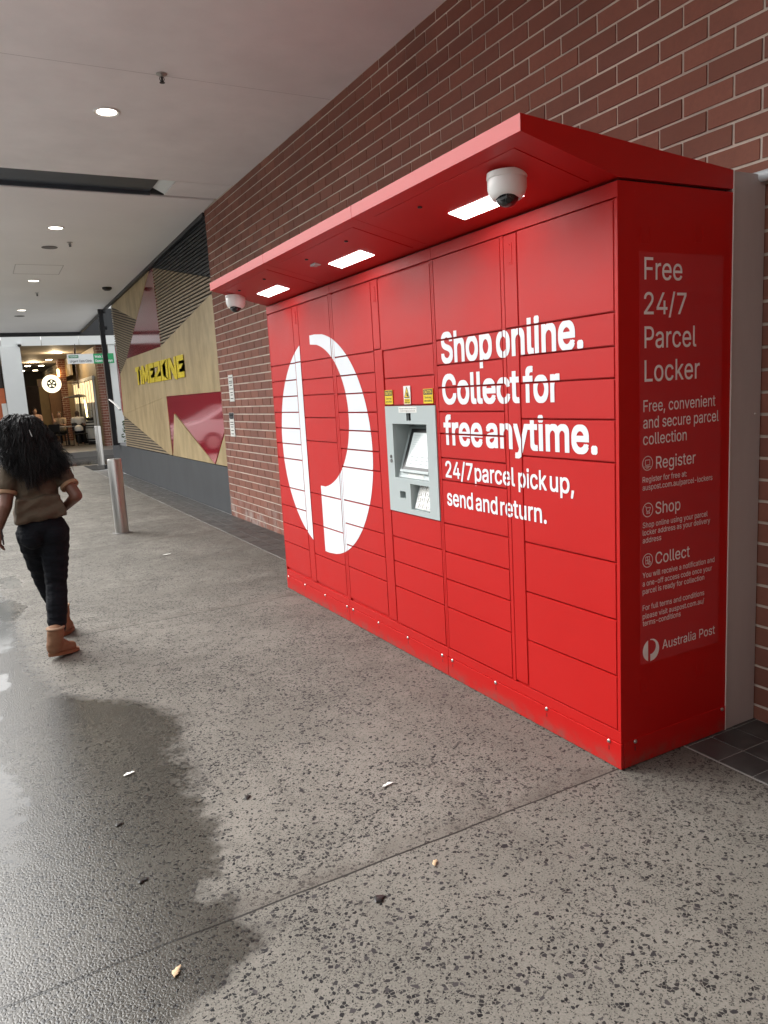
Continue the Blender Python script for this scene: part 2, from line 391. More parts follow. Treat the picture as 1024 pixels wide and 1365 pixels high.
def wcol(x, y):
    wv_ = .5 + (wet_edge(y)-x)*1.0
    p_ = 0.0
    for px, py, rx, ry in PUD: p_ = max(p_, 1.0 - .5*math.hypot((x-px)/rx, (y-py)/ry))
    return (min(max(wv_, 0), 1), min(max(p_, 0), 1), 0, 1)
for i in range(len(xs)-1):
    for j in range(len(ys)-1):
        f = bm.faces.new((V[i][j], V[i+1][j], V[i+1][j+1], V[i][j+1]))
        for l, (x, y) in zip(f.loops, ((xs[i], ys[j]), (xs[i+1], ys[j]), (xs[i+1], ys[j+1]), (xs[i], ys[j+1]))): l[lay] = wcol(x, y)
box(bm, -3.6, .362, -6.5, 19.8, -.14, -.02)
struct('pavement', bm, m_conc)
bm = NB(); box(bm, -3.75, -3.6, -6.5, 19.95, -.14, -.004, .01); struct('kerb', bm, m_portal)
bm = NB(); q = [bm.verts.new(v) for v in ((-150, -150, -.15), (150, -150, -.15), (150, 200, -.15), (-150, 200, -.15))]; bm.faces.new(q); struct('ground', bm, m_road)
bm = NB(); box(bm, -40, 40, 19.95, 24.2, -.148, -.03); struct('wet_lane', bm, m_asphalt)
bm = NB(); box(bm, -3.6, .9, 19.8, 19.95, -.14, .004); struct('pavement_edge', bm, m_cafefloor)
bm = NB(); box(bm, -12, 12, 24.2, 75, -.14, .15, .01); struct('cafe_pavement', bm, m_cafefloor)

# tile strip along the wall
bm = NB(); lay = bm.loops.layers.float_color.new('tone'); T = .1535
for j in range(int((17.6+6.5)/T)):
    for i in range(3):
        x0 = .368 + i*T; y0 = -6.46 + j*T; n0 = len(bm.faces); hz = random.uniform(-.0012, .0008)
        box(bm, x0+.003, x0+T-.003, y0+.003, y0+T-.003, -.03, .003+hz)
        bm.faces.ensure_lookup_table(); tn = (random.random(), random.random(), 0, 1)
        for f in bm.faces[n0:]:
            for l in f.loops: l[lay] = tn
struct('tile_paving', bm, m_tile)
bm = NB(); box(bm, .364, .829, -6.5, 17.6, -.06, .0005); struct('tile_bedding', bm, m_grout)

# brick wall
def brick_courses(bm, lay, y_lo, y_hi, z_lo, z_hi, f, first=.03):
    H, L, J = .0935, .26, .0135
    k0 = int((z_lo-.0655)/H) - 1
    k = k0
    while True:
        za = .0655 + H*k + J/2; zb = za + H - J; k += 1
        if za >= z_hi-.005: break
        if zb <= z_lo+.005: continue
        za = max(za, z_lo); zb = min(zb, z_hi)
        off = first + (L/2 if k % 2 else 0); n = math.floor((y_lo-off)/L)
        while off + n*L < y_hi:
            ya = max(off+n*L+J/2, y_lo); yb = min(off+(n+1)*L-J/2, y_hi); n += 1
            if yb - ya < .015: continue
            d = random.uniform(-.0015, .0015); n0 = len(bm.faces)
            f(bm, ya+random.uniform(-.001, .001), yb+random.uniform(-.001, .001), za, zb, d)
            bm.faces.ensure_lookup_table(); t = random.random()
            tn = (t, 1.0 if random.random() < .18 else random.random()*.3, 0, 1)
            for fc in bm.faces[n0:]:
                for l in fc.loops: l[lay] = tn
wall = thing('brick_wall', 'dark red brick wall with pale mortar rising behind the red lockers', 'wall', (1.0, 3, 0))
bm = NB(); lay = bm.loops.layers.float_color.new('tone')
brick_courses(bm, lay, -6.5, 7.9, 0, 3.965, lambda b, ya, yb, za, zb, d: box(b, .83+d, .92, ya, yb, za, zb))
obj('bricks', bm, m_brick, wall)
bm = NB(); box(bm, .836, 1.25, -6.5, 7.893, 0, 4.29); obj('mortar', bm, m_mortar, wall)
# added unseen wall behind the viewer, keeps light off the locker side
wall2 = thing('brick_wall', 'added unseen brick wall behind the viewer, blocking light on the locker side', 'wall', (-1, -3.6, 0))
bm = NB(); lay = bm.loops.layers.float_color.new('tone')
brick_courses(bm, lay, -2.6, .829, 0, 3.965, lambda b, ya, yb, za, zb, d: box(b, ya, yb, -3.6, -3.5+d, za, zb))
obj('bricks', bm, m_brick, wall2)
bm = NB(); box(bm, -2.59, .829, -3.7, -3.508, 0, 3.968); obj('mortar', bm, m_mortar, wall2)

# added pier outside the frame on the left, blocks sky light from the locker side
wall3 = thing('brick_pier', 'added brick pier outside the frame on the left, shading the locker side', 'pier', (-2.9, -3.1, 0))
bm = NB(); lay = bm.loops.layers.float_color.new('tone')
brick_courses(bm, lay, -3.5, -2.5, 0, 3.965, lambda b, ya, yb, za, zb, d: box(b, -2.9, -2.7+d, ya, yb, za, zb))
obj('bricks', bm, m_brick, wall3)
bm = NB(); box(bm, -3.1, -2.708, -3.49, -2.51, 0, 4.4); obj('mortar', bm, m_mortar, wall3)

# ceiling
ceil = thing('walkway_ceiling', 'pale plaster ceiling over the covered walkway', 'ceiling', (-.7, 3, 3.97))
XE = -1.80
bm = NB(); box(bm, XE, .834, -6.7, 6.67, 3.972, 4.3); obj('front_panel', bm, m_ceil, ceil)
def zc(y): return 3.95 - .0223*(y-8)
bm = NB()
prism(bm, [(7.34, zc(7.34)), (20.9, zc(20.9)), (20.9, 4.3), (7.34, 4.3)], lambda a, b_, d: (XE+d, a, b_), .80-XE)
prism(bm, [(7.905, zc(7.905)), (20.9, zc(20.9)), (20.9, 4.3), (7.905, 4.3)], lambda a, b_, d: (.80+d, a, b_), .0775)
obj('rear_panel', bm, m_ceil2, ceil)
bm = NB(); box(bm, XE, .03, 6.70, 7.31, 4.015, 4.29); box(bm, XE, .03, 6.672, 6.70, 3.985, 4.2); box(bm, XE, .03, 7.31, 7.338, 3.975, 4.2)
obj('steel_beam', bm, m_beam, ceil)
bm = NB(); box(bm, .035, .834, 6.672, 6.703, 3.99, 4.2); box(bm, .035, .834, 7.307, 7.338, 3.985, 4.2); obj('gap_shade_fill', bm, m_black, ceil)  # black filler standing in for the shade inside the open gaps
bm = NB(); box(bm, .19, .826, 6.705, 7.305, 3.978, 4.1); obj('closing_panel', bm, m_ceil, ceil)
bm = NB(); prism(bm, [(.035, 4.2), (.035, 4.06), (.185, 3.985), (.185, 4.2)], lambda a, b_, d: (a, 6.72+d, b_), .56); obj('reveal', bm, m_white_reveal, ceil)
bm = NB(); prism(bm, [(7.9, zc(7.9)+.0), (20.9, zc(20.9)), (20.9, zc(20.9)-.05), (7.9, zc(7.9)-.05)], lambda a, b_, d: (.80+d, a, b_), .045); obj('shadow_trim', bm, m_blackmetal, ceil)
bm = NB(); box(bm, XE, 2.4, 20.9, 21.0, 3.56, 4.3); obj('end_beam', bm, m_blackmetal, ceil)
bm = NB(); box(bm, XE-.05, XE, -6.7, 21.0, 3.965, 4.5); obj('edge_fascia', bm, m_beam, ceil)
bm = NB(); z_ = zc(12)
for (x0, x1, y0, y1) in ((-1.22, -.5, 11.55, 11.565), (-1.22, -.5, 12.35, 12.365), (-1.22, -1.21, 11.565, 12.35), (-.51, -.5, 11.565, 12.35)):
    prism(bm, [(y0, zc(y0)-.003), (y1, zc(y1)-.003), (y1, zc(y1)+.01), (y0, zc(y0)+.01)], lambda a, b_, d: (x0+d, a, b_), x1-x0)
obj('access_hatch', bm, m_hatch, ceil)

for yj_ in (-2.0, .98, 3.97):
    bm = NB(); box(bm, XE+.01, .82, yj_, yj_+.004, 3.9712, 3.974); obj('panel_joint', bm, m_hatch, ceil)
def downlight(x, y, z, r, label):
    t = thing('ceiling_downlight', label, 'downlight', (x, y, z), 'round downlights in the walkway ceiling')
    bm = NB(); lathe(bm, [(r*1.32, .0), (r*1.32, -.006), (r*1.22, -.010), (r, -.004), (r*.98, .02)], (x, y, z), n=40); obj('trim_ring', bm, m_whiteplastic, t, smooth=True)
    bm = NB(); lathe(bm, [(r*.96, .0), (r*.96, -.003), (0, -.004)], (x, y, z), n=40); obj('lens', bm, m_down, t, smooth=True)
    ld = bpy.data.lights.new('downlight_lamp', 'SPOT'); ld.energy = 9; ld.spot_size = R(110); ld.spot_blend = .8; ld.color = (1, .86, .66); ld.shadow_soft_size = r
    lo = bpy.data.objects.new('downlight_lamp', ld); COL.objects.link(lo); lo.location = (x, y, z-.03); adopt(lo, t)
downlight(-.825, 4.83, 3.97, .082, 'nearest and largest round downlight in the front ceiling')
downlight(-.84, 9.07, zc(9.07), .085, 'round downlight next to a speaker grille, just past the dark ceiling beam')
downlight(-.86, 13.0, zc(13), .085, 'third round downlight along, beyond the ceiling access hatch')
downlight(-.87, 16.65, zc(16.65), .085, 'farthest and smallest round downlight on the walkway ceiling')

def sprinkler(x, y, z, label):
    t = thing('fire_sprinkler', label, 'sprinkler', (x, y, z), 'fire sprinkler heads on the ceiling')
    bm = NB(); lathe(bm, [(.04, 0), (.04, -.005), (.016, -.012), (0.016, -.02)], (x, y, z), n=20); obj('escutcheon', bm, m_stainless, t, smooth=True)
    bm = NB(); lathe(bm, [(.008, -.012), (.008, -.045), (.013, -.05), (.006, -.055)], (x, y, z), n=12)
    tube(bm, [(x-.012, y, z-.02), (x-.018, y, z-.035), (x-.006, y, z-.056)], .003, 6); tube(bm, [(x+.012, y, z-.02), (x+.018, y, z-.035), (x+.006, y, z-.056)], .003, 6)
    lathe(bm, [(.004, -.055), (.02, -.058), (.02, -.061), (.004, -.062)], (x, y, z), n=16); obj('nozzle', bm, m_blackmetal, t)
sprinkler(-.57, 3.94, 3.97, 'dark fire sprinkler head hanging from the front ceiling')
sprinkler(-.583, 9.88, zc(9.88), 'small fire sprinkler beside the nearer round speaker grille')
sprinkler(-.72, 14.3, zc(14.3), 'farthest small fire sprinkler on the rear ceiling')
def speaker(x, y, label):
    z = zc(y); t = thing('ceiling_speaker', label, 'speaker', (x, y, z), 'round speakers in the rear ceiling')
    bm = NB(); lathe(bm, [(.11, 0), (.11, -.006), (.098, -.009), (.096, 0)], (x, y, z), n=32); obj('trim_ring', bm, m_grille, t, smooth=True)
    bm = NB(); lathe(bm, [(.095, 0), (.095, -.005), (0, -.007)], (x, y, z), n=32); obj('grille', bm, m_grille, t, smooth=True)
speaker(-.82, 10.25, 'nearer round grey ceiling speaker grille')
speaker(-.87, 17.6, 'farther round ceiling speaker grille by the last downlight')
bm = NB(); lathe(bm, [(.09, 0), (.09, -.03), (.05, -.06), (0, -.062)], (.47, 13.6, zc(13.6)), n=24); tag(obj('motion_sensor', bm, m_black, smooth=True), 'black round sensor on the rear ceiling near the plywood wall', 'sensor')

# ================================================================== PARCEL LOCKER
LK = thing('parcel_locker', 'bright red bank of parcel lockers with a white postal logo and canopy', 'parcel locker', (.3, 1.83, 0))
W_, L_ = .624, 3.67
PANELS = []     # (y0,y1,z0,z1,front x)
GAP = .0023
def grid_sheet(bm, ys, zs, holes, x, t):
    ys = sorted(set(ys)); zs = sorted(set(zs)); vv = {}
    def v(i, j, k):
        if (i, j, k) not in vv: vv[(i, j, k)] = bm.verts.new((x + k*t, ys[i], zs[j]))
        return vv[(i, j, k)]
    solid = {}
    for i in range(len(ys)-1):
        for j in range(len(zs)-1):
            cy, cz = (ys[i]+ys[i+1])/2, (zs[j]+zs[j+1])/2
            solid[(i, j)] = not any(h[0] < cy < h[1] and h[2] < cz < h[3] for h in holes)
    for (i, j), s in solid.items():
        if not s: continue
        for k in (0, 1): bm.faces.new((v(i, j, k), v(i+1, j, k), v(i+1, j+1, k), v(i, j+1, k)))
        for di, dj, e in ((-1, 0, ((i, j), (i, j+1))), (1, 0, ((i+1, j), (i+1, j+1))), (0, -1, ((i, j), (i+1, j))), (0, 1, ((i, j+1), (i+1, j+1)))):
            if not solid.get((i+di, j+dj), False):
                (a, b_), (c_, d_) = e; bm.faces.new((v(a, b_, 0), v(c_, d_, 0), v(c_, d_, 1), v(a, b_, 1)))
bm = NB()
grid_sheet(bm, [.004, 1.285, 1.80, L_-.004], [.112, .875, 1.466, 2.255], [(1.285, 1.80, .875, 1.466)], .014, .01)
box(bm, .0015, W_, .0, .004, .112, 2.258); box(bm, .0015, W_, L_-.004, L_, .112, 2.258)
box(bm, W_-.01, W_, .004, L_-.004, .112, 2.258); box(bm, .024, W_-.01, .004, L_-.004, 2.235, 2.258)
obj('carcass', bm, m_red_side, LK)
RA = [2.2, 1.803, 1.68, 1.563, 1.408, 1.245, .856, .625, .394, .163]
RB = [2.2, 1.80, 1.676, 1.563, 1.441, 1.329, 1.204, 1.087, .858, .703, .553, .396, .166]
RD = [2.195, 1.795, 1.674, 1.558, 1.440, 1.325, 1.203, 1.084, .859, .701, .553, .400, .178]
RE = [2.195, 1.798, 1.672, 1.562, 1.404, 1.238, .856, .624, .394, .180]
RF = [2.195, 1.80, 1.68, 1.562, 1.443, 1.322, 1.203, 1.086, .856, .704, .555, .400, .182]
RCl = [.862, .706, .555, .398, .168]
def door(y0, y1, z0, z1, name='door'):
    x = random.uniform(-.0007, .0007)
    bm = NB(); box(bm, x, .0135, y0+GAP, y1-GAP, z0+.0031, z1-.0031)
    es = [e for e in bm.edges if all(v.co.x < .005 for v in e.verts)]
    bmesh.ops.bevel(bm, geom=es, offset=.0026, segments=2, affect='EDGES')
    a = random.uniform(-.0016, .0016)
    for v in bm.verts:
        if v.co.x < .005: v.co.x += a*(v.co.y-(y0+y1)/2) + random.choice((0, 0))
    PANELS.append((y0+GAP, y1-GAP, z0+.0031, z1-.0031, x-.0012))
    return obj(name, bm, m_red, LK)
def column(y0, y1, rows):
    for a, b_ in zip(rows, rows[1:]): door(y0, y1, b_, a)
column(.018, .573, RA); column(.6885, 1.2415, RB); column(1.919, 2.463, RD); column(2.509, 3.041, RE); column(3.145, 3.658, RF)
door(1.268, 1.831, 1.79, 2.192); door(1.268, 1.806, 1.631, 1.79); door(1.268, 1.806, 1.478, 1.631)
for a, b_ in zip(RCl, RCl[1:]): door(1.268, 1.813, b_, a)
def strip(y0, y1, z0, z1, plate=True):
    s = door(y0, y1, z0, z1, 'service_strip')
    if plate:
        yc = (y0+y1)/2; bm = NB(); box(bm, -.0022, .002, yc-.014, yc+.014, 2.07, 2.16, .001)
        for zz in (2.078, 2.152): lathe(bm, [(.0035, 0), (.003, .002), (0, .0025)], (-.002, yc, zz), (-1, 0, 0), 10)
        obj('lock_plate', bm, m_red, s)
for y0, y1, y0b in ((.573, .6665, .573), (1.832, 1.919, 1.8145), (3.041, 3.145, 3.041)):
    strip(y0, y1, 1.803, 2.198); strip(y0b, y1, .17, 1.803, False)
def stile(y0, y1, z0, z1):
    bm = NB(); box(bm, .0005, .0137, y0, y1, z0, z1, .0008); PANELS.append((y0, y1, z0, z1, .0003)); obj('frame_bar', bm, m_red, LK)
for y0, y1 in ((.0005, .0168), (.6672, .6882), (1.2422, 1.2540), (1.2560, 1.2672), (2.4636, 2.4868), (2.4888, 2.5085), (3.6586, L_-.0005)): stile(y0, y1, .165, 2.199)
for y0, y1 in ((.0005, 1.2535), (1.2565, 2.4865), (2.4895, L_-.0005)):
    stile(y0, y1, 2.2025, 2.257); stile(y0, y1, .1135, .1615)
# kick plate, in three lengths and one at the side
def plate_screw(parent, c, ax):
    bm = NB(); lathe(bm, [(.0085, 0), (.0085, .003), (.006, .006), (0, .0075)], c, ax, 14); obj('screw', bm, m_screw, parent, smooth=True)
SCR = [.063, .445, .825, 1.21, 1.311, 1.688, 2.058, 2.424, 2.521, 2.893, 3.277, 3.626]
for y0, y1 in ((-.003, 1.254), (1.257, 2.487), (2.490, L_)):
    bm = NB(); box(bm, -.003, .012, y0, y1, .004, .111, .0012); k = obj('kick_plate', bm, m_kick, LK)
    for s in SCR:
        if y0 < s < y1:
            plate_screw(k, (-.003, s, .104), (-1, 0, 0)); bm = NB(); box(bm, -.0034, -.001, s-.0022, s+.0022, .066, .084); obj('keyhole', bm, m_black, k)
bm = NB(); box(bm, .0155, W_, -.003, .01, .004, .116, .0012); k = obj('kick_plate', bm, m_kick, LK)
for s in (.074, .600): plate_screw(k, (s, -.003, .106), (0, -1, 0))
bm = NB(); box(bm, .0718, .0762, -.0034, -.001, .066, .084); obj('keyhole', bm, m_black, k)
# side panel details
for cx, cz in ((.14, 2.075), (.43, 2.09), (.13, .33), (.46, .31)):
    bm = NB()
    for dx in (-.022, .022): box(bm, cx+dx-.0015, cx+dx+.0015, -.0012, .001, cz-.03, cz+.03)
    box(bm, cx-.022, cx+.022, -.0010, .001, cz-.0302, cz-.028)
    obj('side_slot', bm, m_red_side, LK)
for cx in (.085, .165): bm = NB(); lathe(bm, [(.0035, 0), (0, .002)], (cx, 0, 2.225), (0, -1, 0), 8); obj('rivet', bm, m_red_side, LK)

# canopy in three lengths
CP = [(-.43, 2.378), (-.43, 2.433), (.624, 2.342), (.624, 2.271), (.004, 2.269)]
def soff(x): return 2.378 + (x+.43)*(2.269-2.378)/.434
for i, (y0, y1) in enumerate(((0, 1.2545), (1.2575, 2.4875), (2.4905, L_))):
    bm = NB(); prism(bm, CP, lambda a, b_, d: (a, y0+d, b_), y1-y0)
    cn = obj('canopy', bm, m_redsoff, LK)
    bm = NB(); ya, yb = y0+.11, y1-.11
    prism(bm, [(-.37, soff(-.37)-.0025), (-.37, soff(-.37)+.002), (-.03, soff(-.03)+.002), (-.03, soff(-.03)-.0025)], lambda a, b_, d: (a, ya+d, b_), yb-ya)
    obj('access_panel', bm, m_redsoff, cn)
    yc = (.60, 1.868, 3.125)[i]; hw = .205
    def lightpoly(b, x0, x1, dz0, dz1, hw_): prism(b, [(x0, soff(x0)-dz1), (x0, soff(x0)-dz0), (x1, soff(x1)-dz0), (x1, soff(x1)-dz1)], lambda a, b_, d: (a, yc-hw_+d, b_), 2*hw_)
    bm = NB(); lightpoly(bm, -.184, -.098, -.002, .0045, hw); obj('light_panel', bm, m_led, cn)
    for dy in (.25, -.28):
        bm = NB(); lathe(bm, [(.011, 0), (.010, .006), (0, .008)], (-.30, yc+dy, soff(-.30)-.002), (0, 0, -1), 12); obj('bolt', bm, m_black, cn, smooth=True)
    if i == 1:
        bm = NB(); box(bm, -.245, -.205, 2.13, 2.20, soff(-.225)-.012, soff(-.225)+.002, .002); obj('sensor_plate', bm, m_greypanel, cn)
bm = NB(); box(bm, .03, W_-.012, .02, L_-.02, 2.2575, 2.2715); obj('neck', bm, m_black, LK)
bm = NB(); box(bm, .628, .822, .001, .03, 0.002, 2.338); f = obj('filler_panel', bm, m_greypanel, LK)
bm = NB(); box(bm, .6245, .6278, -.004, .03, .002, 2.34); obj('edge_trim', bm, m_edge, f)
bm = NB(); lathe(bm, [(.006, 0), (.005, .003), (0, .004)], (.79, .001, 1.38), (0, -1, 0), 10); obj('screw', bm, m_screw, f)

# ---- lettering
FONT = None
try: FONT = bpy.data.fonts.load(bpy.utils.system_resource('DATAFILES', path='fonts') + '/Inter.woff2')
except Exception: FONT = None
def contours(s, res):
    c = bpy.data.curves.new('txt', 'FONT'); c.body = s
    if FONT: c.font = FONT
    c.resolution_u = res; c.fill_mode = 'NONE'
    o = bpy.data.objects.new('txt', c); COL.objects.link(o)
    dg = bpy.context.evaluated_depsgraph_get(); dg.update(); e = o.evaluated_get(dg); me = e.to_mesh()
    nv = len(me.vertices); co = [(v.co.x, v.co.y) for v in me.vertices]; adj = [[] for _ in range(nv)]
    for ed in me.edges: a, b_ = ed.vertices; adj[a].append(b_); adj[b_].append(a)
    seen = [False]*nv; out = []
    for i in range(nv):                       # vertices of one outline are consecutive
        if seen[i]: continue
        comp = [i]; seen[i] = True; st_ = [i]
        while st_:
            q = st_.pop()
            for k in adj[q]:
                if not seen[k]: seen[k] = True; comp.append(k); st_.append(k)
        comp.sort(); out.append([co[k] for k in comp])
    e.to_mesh_clear(); bpy.data.objects.remove(o); bpy.data.curves.remove(c); return out
def text_tris(s, offset=0.0, res=4):
    """outlines filled by the non-zero winding rule, thickened by offset on every side"""
    C_ = contours(s, res); edges = []
    for ox, oy in (((0, 0),) if offset == 0 else ((-offset, -offset), (offset, -offset), (-offset, offset), (offset, offset))):
        for P_ in C_:
            for p, q in zip(P_, P_[1:]+P_[:1]):
                y0, y1 = p[1]+oy, q[1]+oy
                if abs(y0-y1) < 1e-7: continue
                edges.append((min(y0, y1), max(y0, y1), p[0]+ox, y0, q[0]+ox, y1, 1 if y1 > y0 else -1))
    ys = sorted({round(v, 3 if res > 2 else 2) for e in edges for v in e[:2]})
    lv = []
    for a, b_ in zip(ys, ys[1:]):
        n = max(1, int((b_-a)/.05)); lv += [a+(b_-a)*k/n for k in range(n)]
    lv.append(ys[-1]); out = []
    def xa(e, y): return e[2]+(e[4]-e[2])*(min(max(y, e[0]), e[1])-e[3])/(e[5]-e[3])
    for a, b_ in zip(lv, lv[1:]):
        ym = (a+b_)/2; act = sorted(((xa(e, ym), e) for e in edges if e[0] <= ym < e[1]), key=lambda t: t[0]); wd = 0
        for x, e in act:
            w0 = wd; wd += e[6]
            if w0 == 0 and wd != 0: L = e
            elif w0 != 0 and wd == 0:
                q = [(xa(L, a), a), (xa(e, a), a), (xa(e, b_), b_), (xa(L, b_), b_)]
                if q[1][0] >= q[0][0]-1e-4 and q[2][0] >= q[3][0]-1e-4: out.append(q)
    return out
CAPH = max(p[1] for P_ in contours('H', 2) for p in P_)
def fit(s, u0, u1, base, cap, offset=.0):
    """triangles scaled so the ink spans u0..u1, cap height cap"""
    T = text_tris(s, offset, 4 if cap > .04 else 2)
    xs_ = [p[0] for t in T for p in t]; a, b_ = min(xs_), max(xs_); k = (u1-u0)/(b_-a); kv = cap/CAPH
    return [[(u0+(p[0]-a)*k, base+p[1]*kv) for p in t] for t in T]
def clip(poly, a, lo, hi):
    for lim, sgn in ((lo, 1), (hi, -1)):
        out = []
        for i in range(len(poly)):
            p, q = poly[i-1], poly[i]; dp, dq = sgn*(p[a]-lim), sgn*(q[a]-lim)
            if (dp >= 0) != (dq >= 0):
                t = dp/(dp-dq); out.append((p[0]+(q[0]-p[0])*t, p[1]+(q[1]-p[1])*t))
            if dq >= 0: out.append(q)
        poly = out
        if len(poly) < 3: return []
    return poly
def decal_front(name, polys, mt, parent=LK, lift=.0007):
    """polys in (y,z) on the locker front, cut along every door gap"""
    bm = NB()
    for (y0, y1, z0, z1, x) in PANELS:
        for P_ in polys:
            ya = [p[0] for p in P_]; za = [p[1] for p in P_]
            if max(ya) < y0 or min(ya) > y1 or max(za) < z0 or min(za) > z1: continue
            c_ = clip(P_, 0, y0+.0015, y1-.0015)
            if c_: c_ = clip(c_, 1, z0+.0015, z1-.0015)
            if len(c_) >= 3:
                try: bm.faces.new([bm.verts.new((x-lift, p[0], p[1])) for p in c_])
                except ValueError: pass
    return obj(name, bm, mt, parent, recalc=False)
def front_text(s, yl, yr, base, cap, off): return [[(-p[0], p[1]) for p in t] for t in fit(s, -yl, -yr, base, cap, off)]
for words, base, cap, off in (
        ((('Shop', 1.193, .768), ('online.', .736, .179)), 1.688, .141, .020),
        ((('Collect', 1.197, .578), ('for', .553, .319)), 1.484, .139, .020),
        ((('free', 1.199, .864), ('anytime.', .837, .110)), 1.278, .139, .020),
        ((('24/7', 1.200, .956), ('parcel', .940, .628), ('pick', .603, .411), ('up,', .391, .244)), 1.106, .082, .012),
        ((('send', 1.196, .964), ('and', .941, .765), ('return.', .743, .417)), .960, .082, .012)):
    tr = []
    for wd_, yl, yr in words: tr += front_text(wd_, yl, yr, base, cap, off)
    decal_front('lettering', tr, m_white_vinyl)
# the postal roundel: a disc split by a white-on-red P
cy, cz, rr = 2.768, 1.208, .762
def roundel(cy, cz, k, sgn=1, n=150):
    out = []
    for i in range(n):
        za, zb = -rr+2*rr*i/n, -rr+2*rr*(i+1)/n
        def ch(z): return math.sqrt(max(rr*rr-z*z, 0))
        def el(z):
            q = 1-((z-.204)/.497)**2; return .545*math.sqrt(q) if q > 0 else None
        # left leaf: u from -ch to -.270
        a0, a1 = -ch(za), -ch(zb)
        if min(a0, a1) < -.270: out.append([(min(a0, -.270), za), (-.270, za), (-.270, zb), (min(a1, -.270), zb)])
        e0, e1 = el(za), el(zb); st = -.068
        if za < -.291: l0 = l1 = st
        else: l0 = -.085+e0 if e0 is not None else -.085; l1 = -.085+e1 if e1 is not None else -.085
        r0, r1 = ch(za), ch(zb)
        if max(r0, r1) > min(l0, l1): out.append([(min(l0, r0), za), (r0, za), (r1, zb), (min(l1, r1), zb)])
    return [[(cy - sgn*u*k, cz + v*k) for u, v in q] for q in out]
decal_front('postal_logo', roundel(cy, cz, 1.0), m_white_vinyl)

# side sticker
bm = NB(); box(bm, .108, .570, -.0012, .001, .420, 2.016); stk = obj('side_sticker', bm, m_sticker, LK)
def flat_decal(name, polys, f, mt, parent):
    bm = NB()
    for P_ in polys:
        try: bm.faces.new([bm.verts.new(f(*p)) for p in P_])
        except ValueError: pass
    return obj(name, bm, mt, parent, recalc=False)
side = lambda u, v: (u, -.0022, v)
big = []; small = []
for s, a, b_, z, c in (('Free', .132, .335, 1.918, .079), ('24/7', .130, .359, 1.792, .079), ('Parcel', .132, .417, 1.668, .079), ('Locker', .132, .438, 1.543, .079)): big += fit(s, a, b_, z, c, .004)
for s, a, b_, z, c in (('Free, convenient', .126, .533, 1.429, .044), ('and secure parcel', .125, .554, 1.366, .044), ('collection', .124, .366, 1.303, .044),
        ('Register', .194, .419, 1.206, .047), ('Shop', .191, .332, 1.026, .047), ('Collect', .191, .389, .824, .047), ('Australia Post', .231, .549, .462, .038)): small += fit(s, a, b_, z, c, .003)
for s, a, b_, z in (('Register for free at:', .121, .368, 1.158), ('auspost.com.au/parcel-lockers', .121, .521, 1.127), ('Shop online using your parcel', .121, .494, .979), ('locker address as your delivery', .121, .510, .949),
        ('address', .121, .223, .918), ('You will receive a notification and', .120, .540, .778), ('a one-off access code once your', .120, .525, .744), ('parcel is ready for collection', .120, .478, .712),
        ('For full terms and conditions', .120, .479, .645), ('please visit auspost.com.au/', .120, .479, .610), ('terms-conditions', .120, .337, .581)): small += fit(s, a, b_, z, .0215, .003)
flat_decal('lettering', big, side, m_offwhite_vinyl, stk); flat_decal('lettering', small, side, m_offwhite_vinyl, stk)
def seg(p, q, wd):
    dx, dz = q[0]-p[0], q[1]-p[1]; L = math.hypot(dx, dz) or 1; nx, nz_ = -dz/L*wd/2, dx/L*wd/2
    return [(p[0]+nx, p[1]+nz_), (q[0]+nx, q[1]+nz_), (q[0]-nx, q[1]-nz_), (p[0]-nx, p[1]-nz_)]
def ring(cx, cz_, r, wd, n=28): return [[(cx+(r+s)*math.cos(t), cz_+(r+s)*math.sin(t)) for t, s in ((2*math.pi*i/n, -wd/2), (2*math.pi*i/n, wd/2), (2*math.pi*(i+1)/n, wd/2), (2*math.pi*(i+1)/n, -wd/2))] for i in range(n)]
def path(pts, wd): return [seg(p, q, wd) for p, q in zip(pts, pts[1:])]
ic = []
for cx, cz_ in ((.148, 1.231), (.149, 1.048), (.148, .846)): ic += ring(cx, cz_, .027, .003)
ic += path([(.136, 1.224), (.136, 1.244), (.160, 1.244), (.160, 1.224), (.136, 1.224)], .0025) + path([(.131, 1.218), (.165, 1.218)], .0025) + path([(.140, 1.213), (.156, 1.213)], .0025)
ic += path([(.134, 1.062), (.139, 1.062), (.143, 1.043), (.158, 1.043), (.163, 1.057), (.140, 1.057)], .0025) + ring(.145, 1.036, .003, .002, 10) + ring(.156, 1.036, .003, .002, 10)
ic += path([(.137, .833), (.137, .861), (.158, .861), (.158, .833), (.137, .833)], .0025) + path([(.137, .847), (.158, .847)], .0025) + path([(.1475, .833), (.1475, .861)], .0025) + ring(.158, .835, .007, .0022, 12)
flat_decal('icons', ic, side, m_offwhite_vinyl, stk)
flat_decal('postal_logo', roundel(.166, .473, .0605, -1, 60), side, m_offwhite_vinyl, stk)

